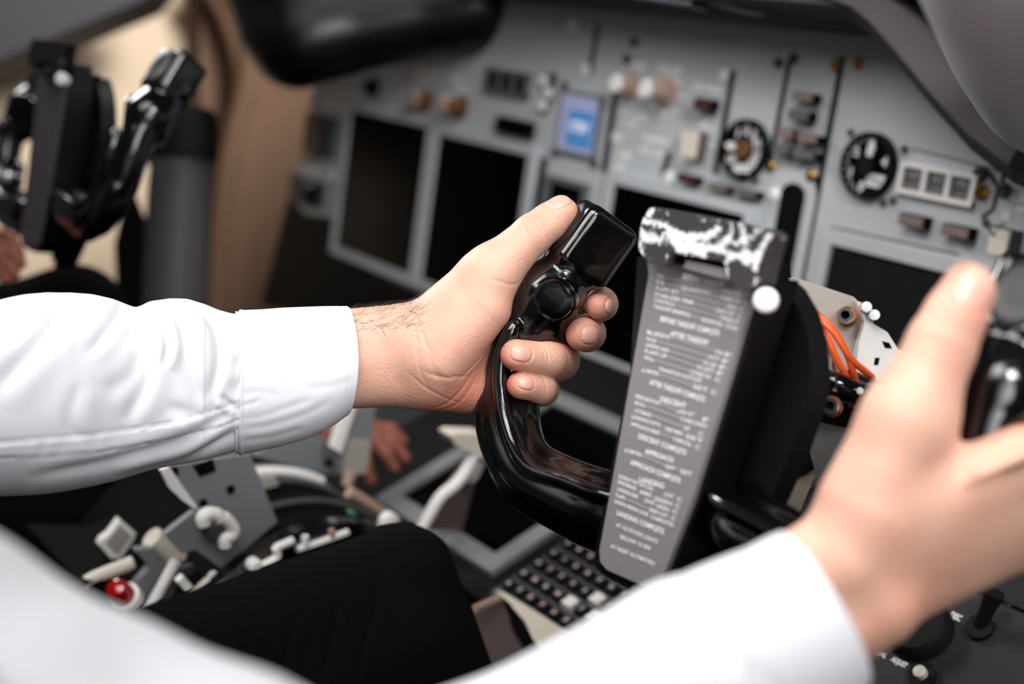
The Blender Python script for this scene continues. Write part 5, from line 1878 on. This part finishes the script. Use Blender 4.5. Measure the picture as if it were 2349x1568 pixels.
V, Q = grid_mesh(far_sleeve())
sl = link_mesh('sleeve', quads_mesh('sleeve', V, Q[:, ::-1]), 'shirt', shirt, True, 180)
CT = np.array([(540, 712, 1044, .810), (560, 710, 1042, .811), (600, 709, 1034, .813), (650, 706, 1022, .815), (700, 704, 1007, .817), (740, 702, 990, .818), (775, 701, 968, .819), (795, 701, 952, .82)])


def far_cuff():
    us = np.concatenate([np.arange(540, 795, 2.5), [795, 797.5, 798.5, 798.5, 797, 790, 770, 740]])
    S = smooth1(interp(CT, np.minimum(us, 795)), 5)
    n = len(us)
    th = np.linspace(0, 2 * math.pi, 200, endpoint=False)
    vc, hf = (S[:, 0] + S[:, 1]) / 2, (S[:, 1] - S[:, 0]) / 2
    ins = np.zeros(n); ins[-7:] = [1, 3, 6, 8, 9, 10, 12]
    hf = hf - ins
    t = np.clip((us - 540) / 255, 0, 1)
    C, Sn = np.cos(th)[None], np.sin(th)[None]
    cv = np.sign(C) * np.abs(C) ** 0.84
    sv = np.sign(Sn) * np.abs(Sn) ** 0.9
    U = us[:, None] + (t ** 2)[:, None] * 25 * np.clip(Sn, -1, 1) * (1 - 0.25 * np.abs(C))
    Vv = vc[:, None] - hf[:, None] * cv
    Wv = -0.78 * hf[:, None] * sv
    front = np.clip(sv * 1.6, 0, 1)
    D = 0
    for poly, dep, s in (([(545, 962), (600, 955), (660, 935), (720, 915)], 2.0, 8), ([(545, 985), (620, 975), (700, 950), (770, 915)], 2.0, 9), ([(550, 1012), (620, 1003), (700, 980)], 2.4, 7), ([(552, 905), (600, 900), (640, 905)], 1.4, 8),
                         ([(700, 890), (760, 885), (815, 870)], 1.4, 9), ([(548, 930), (575, 925), (600, 915)], 2, 5)):
        D = D + fold(U, Vv, front, poly, dep * 0.7, s)
    D = D - 3.2 * np.exp(-((us[:, None] - 545) / 2.6) ** 2) + 2.4 * np.exp(-((us[:, None] - 553) / 5) ** 2) - 1.0 * np.exp(-((us[:, None] - 559) / 1.6) ** 2)
    D = D - 0.9 * np.exp(-((us[:, None] - 780) / 1.8) ** 2) * (ins[:, None] == 0)
    D = D + 0.8 * np.sin(U / 45 + Vv / 60)
    nv, nw = -cv / hf[:, None], -sv / (0.78 * hf[:, None])
    nl = np.hypot(nv, nw)
    return P(U, Vv + D * nv / nl, S[:, 2][:, None] + (Wv + D * nw / nl) * HZ / FPX)


V, Q = grid_mesh(far_cuff())
link_mesh('cuff', quads_mesh('cuff', V, Q[:, ::-1]), 'shirt', sl, True, 180)


def tube_loft(path, rad, zb, n=96, noise=0.0, seed=0, flat=0.92, close_in=False):
    path = smooth_path(np.asarray(path, float), 10)
    r = smooth_path(np.stack([np.asarray(rad, float)] * 3, 1), 10)[:, 0]
    th = np.linspace(0, 2 * math.pi, n, endpoint=False)
    G = []
    fr = frames(path)
    rr = np.random.default_rng(seed)
    ph = rr.uniform(0, 6, 6)
    for i, ((t, a, b), p, q) in enumerate(zip(fr, path, r)):
        s = i / len(path)
        d = noise * (np.sin(3 * th + 14 * s + ph[0]) + 0.7 * np.sin(5 * th - 22 * s + ph[1]) + 0.5 * np.sin(2 * th + 31 * s + ph[2]))
        rad_ = q + d * min(1, 4 * s)
        G.append(p + rad_[:, None] * (np.cos(th)[:, None] * a + flat * np.sin(th)[:, None] * b))
    return np.array(G)


SZ = 0.52
cuff_path = [(1870, 1406, 30), (1800, 1456, 0), (1700, 1510, -20), (1640, 1542, -40)]
G = tube_loft([(1893, 1392, 36)] + cuff_path[:1] + cuff_path[1:], [197, 208, 222, 234, 237], SZ, flat=0.9)
# turn the rim inwards
rim = G[0]
c0 = rim.mean(0)
tdir = unit(G[0].mean(0) - G[3].mean(0))
inner = [c0 + (rim - c0) * s - tdir * q for s, q in ((0.985, -2), (0.965, 2), (0.955, 14), (0.95, 60), (0.95, 140))]
G2 = np.vstack([np.array(inner[::-1]), G])
V, Q = grid_mesh(G2)
sl2_path = [(1740, 1488, -20), (1665, 1526, -34), (1600, 1556, -50), (1350, 1690, -110), (1100, 1850, -200), (800, 2100, -300), (500, 2350, -350)]
G = tube_loft(sl2_path, [222, 232, 236, 240, 292, 350, 370], SZ, noise=7, seed=3)
V2, Q2 = grid_mesh(G)
sr = link_mesh('sleeve', quads_mesh('sleeve', warp(V2, SZ), Q2), 'shirt', shirt, True, 180)
link_mesh('cuff', quads_mesh('cuff', warp(V, SZ), Q), 'shirt', sr, True, 180)

# ------------------------------------------------------------------ trousers
F = Field((-60, 1120, -700), (1300, 2100, 420), 8)
F.cone((200, 1662, -260), (905, 1328, 10), 222, 120, 40)
F.cone((250, 1900, -200), (880, 1500, 30), 330, 190, 60)
F.cone((928, 1322, 14), (1085, 1700, 60), 116, 104, 40)
F.cone((880, 1500, 40), (1000, 1900, 80), 190, 150, 60)
V, Q = F.surface(); Q = fix_quads(V, Q, F); V = relax(V, Q, 4)
N = F.normals(V)
N0 = np.zeros(len(V))
for poly, dep, s in (([(880, 1290), (860, 1400), (810, 1568)], 5, 9), ([(780, 1370), (760, 1470), (735, 1568)], 5, 9), ([(690, 1400), (660, 1480), (640, 1568)], 4, 9), ([(560, 1440), (575, 1520), (590, 1568)], 4, 8)):
    N0 += fold(V[:, 0], V[:, 1], (N[:, 2] < 0).astype(float), poly, dep, s)
V = V + N * N0[:, None]
link_mesh('trousers', quads_mesh('trousers', warp(V, 0.70), Q), 'trouser', pilot, True, 180)

# ================================================================== THE CAPTAIN (mostly hidden behind the pilot's sleeve)
cap = thing('person', 'captain in dark clothes on the far side, hand resting on the pedestal', 'person', P(-150, 800, 1.5))
CZ = 1.34
F = Field((-900, 300, -500), (980, 1250, 420), 4.5)
F.cone((-600, 900, 120), (330, 955, 0), 70, 44, 20)
F.cone((330, 955, 0), (720, 984, 0), 44, 34, 20)
F.cone((720, 984, 0), (815, 1004, 0), 34, 38, 16)
F.cone((740, 990, 10), (850, 1022, 20), 30, 32, 16)
F.chain([(815, 1020, -10, 22), (836, 1060, -20, 17), (850, 1100, -10, 14)], 8)
F.chain([(850, 1000, -6, 22), (886, 1040, -10, 16), (905, 1072, -4, 13)], 8)
F.chain([(850, 990, 10, 22), (900, 1010, 10, 16), (930, 1050, 14, 13)], 8)
F.chain([(840, 978, 26, 20), (896, 985, 30, 15), (925, 1010, 34, 12)], 8)
F.chain([(790, 1010, -26, 20), (800, 1050, -36, 15), (812, 1085, -36, 13)], 8)
# trunk and the other hand on the thigh
F.cone((-620, 420, 0), (-640, 900, 60), 150, 160, 60)
F.cone((-620, 420, -60), (-420, 700, -40), 60, 46, 40)
F.cone((-420, 700, -40), (-90, 580, -30), 44, 34, 30)
F.cone((-90, 580, -30), (-20, 578, -26), 34, 36, 16)
F.chain([(-20, 556, -20, 20), (26, 552, -30, 16), (44, 582, -34, 14)], 8)
F.chain([(-20, 580, -24, 20), (28, 578, -36, 16), (48, 604, -40, 14)], 8)
F.chain([(-24, 604, -24, 20), (18, 608, -36, 15), (34, 628, -38, 13)], 8)
F.chain([(-30, 620, -24, 18), (4, 628, -34, 14), (14, 642, -36, 12)], 8)
F.chain([(-60, 556, -30, 22), (-30, 536, -40, 16), (10, 534, -44, 13)], 8)
V, Q = F.surface(); Q = fix_quads(V, Q, F); V = relax(V, Q, 3)
me = quads_mesh('body', warp(V, CZ), Q)
o = link_mesh('body', me, 'skin2', cap, True, 180)
F = Field((-900, 300, -520), (720, 1900, 460), 9)
F.cone((-620, 420, 0), (-640, 900, 60), 172, 180, 60)
F.cone((-620, 900, 120), (330, 955, 0), 88, 58, 30)
F.cone((330, 955, 0), (600, 978, 0), 58, 46, 20)
F.cone((-620, 420, -60), (-420, 700, -40), 80, 62, 40)
F.cone((-420, 700, -40), (-150, 600, -30), 60, 48, 30)
V, Q = F.surface(); Q = fix_quads(V, Q, F); V = relax(V, Q, 3)
link_mesh('jacket', quads_mesh('jacket', warp(V, CZ), Q), 'navy', cap, True, 180)
F = Field((-900, 400, -620), (760, 1900, 600), 10)
F.cone((-640, 960, 60), (170, 735, 60), 190, 118, 60)
F.cone((170, 735, 60), (330, 1200, 180), 118, 100, 50)
F.cone((-640, 1200, -300), (120, 1190, -160), 190, 126, 60)
F.cone((120, 1190, -160), (300, 1700, 60), 126, 100, 50)
V, Q = F.surface(); Q = fix_quads(V, Q, F); V = relax(V, Q, 3)
link_mesh('trousers', quads_mesh('trousers', warp(V, CZ + 0.05), Q), 'navy', cap, True, 180)

# ================================================================== LIGHT, CAMERA
def area(name, loc, target, size, power, color=(1, 1, 1), sy=None):
    l = bpy.data.lights.new(name, 'AREA')
    l.shape = 'RECTANGLE'
    l.size = size
    l.size_y = sy or size
    l.energy = power
    l.color = color
    o = bpy.data.objects.new(name, l)
    COL.objects.link(o)
    o.location = Vector(loc)
    o.rotation_euler = (Vector(target) - Vector(loc)).to_track_quat('-Z', 'Y').to_euler()
    return o


k_ = area('overhead_light', (-0.55, -0.25, 2.12), (-0.26, 0.60, 0.95), 0.8, 4.3, (1.0, 0.985, 0.965))
k_.data.spread = math.radians(86)
d_ = area('torso_fill', (-0.12, -0.05, 2.25), (-0.46, 0.36, 0.9), 0.8, 2.7, (1.0, 0.985, 0.97))  # unseen fill lamp, added overhead to brighten the torso
d_.data.spread = math.radians(68)
c_ = area('near_side_fill', (0.80, -0.12, 1.62), (-0.80, 0.38, 0.98), 0.8, 1.45, (1.0, 0.99, 0.985))  # fill lamp added on the side window's side, to brighten the far sleeve
c_.data.spread = math.radians(58)
f_ = area('windshield_daylight', (-1.25, 1.35, 2.0), (-2.1, 0.75, 1.3), 0.5, 12.0, (1.0, 0.975, 0.95))
f_.data.spread = math.radians(95)
s_ = area('side_window_daylight', (-2.05, 0.35, 1.72), (-0.6, 0.45, 1.0), 0.5, 2.5, (0.98, 0.99, 1.0))
s_.data.spread = math.radians(70)
n_ = area('near_window_light', (0.45, 0.40, 1.95), (-0.62, 0.93, 0.92), 0.4, 3.5, (0.98, 0.985, 1.0))
n_.data.spread = math.radians(64)
w = bpy.data.worlds.new('cabin_air')
SC.world = w
w.use_nodes = True
w.node_tree.nodes['Background'].inputs[0].default_value = (0.55, 0.56, 0.6, 1)
w.node_tree.nodes['Background'].inputs[1].default_value = 0.07

cd = bpy.data.cameras.new('camera')
cd.lens = LENS
cd.sensor_width = 36
cd.sensor_fit = 'HORIZONTAL'
cd.clip_start = 0.01
cd.dof.use_dof = True
cd.dof.focus_distance = 0.81
cd.dof.aperture_fstop = 3.7
cd.dof.aperture_blades = 0
cam = bpy.data.objects.new('camera', cd)
COL.objects.link(cam)
cam.matrix_world = Matrix(((CR[0], CU[0], -CF[0], CAM[0]), (CR[1], CU[1], -CF[1], CAM[1]), (CR[2], CU[2], -CF[2], CAM[2]), (0, 0, 0, 1)))
SC.camera = cam
SC.view_settings.view_transform = 'Standard'
SC.view_settings.look = 'None'
SC.view_settings.gamma = 1.0
SC.view_settings.exposure = -0.1
SC.view_settings.use_curve_mapping = False

# ------------------------------------------------------------------ groups of like things, labels of parts that look different
GROUPS = {'display_screen': 'square displays across the panel', 'annunciator_light': 'indicator lights on the panel', 'selector_knob': 'selector knobs on the panel',
          'push_button': 'push buttons beside the far windows', 'control_wheel': 'control wheels', 'round_gauge': 'round gauges on the panel', 'annunciator_row': 'rows of three windows on the panel',
          'knurled_screw': 'screws around the white framed row', 'person': 'people at the controls'}
PART_LABELS = {'orange_wire': 'orange insulated wire', 'pale_wire': 'pale pink wire', 'washer': 'copper washer', 'bolt': 'bright socket bolt', 'plate_clip': 'black clip with paint worn to white metal',
               'checklist_plate': 'grey plate printed with a white checklist', 'clip_screw': 'round pale screw head', 'near_hood': 'rounded hood painted in a lit pale grey tone', 'far_hood': 'glossy rounded hood painted in a shaded black tone',
               'bracket_plate': 'bare aluminium bracket', 'bracket_flange': 'white metal flange', 'column_gusset': 'beige cast edge', 'edge_strip': 'thin pale edge strip', 'lower_shade': 'black sheet painting shade on the far lower corner',
               'shirt': 'white cotton shirt', 'trousers': 'black trousers', 'tube_handle': 'cream tube handle', 'white_band': 'white curved band', 'green_lamp': 'small green lamp'}
for o in SC.objects:
    st = o.name.split('.')[0]
    if o.parent is None and st in GROUPS and not o.get('group'):
        o['group'] = GROUPS[st]
    elif o.parent is not None and st in PART_LABELS and not o.get('label'):
        r = o
        while r.parent is not None:
            r = r.parent
        if r is cw and st in ('checklist_plate', 'plate_clip', 'edge_strip'):
            continue
        if r is cap:
            continue
        o['label'] = PART_LABELS[st]
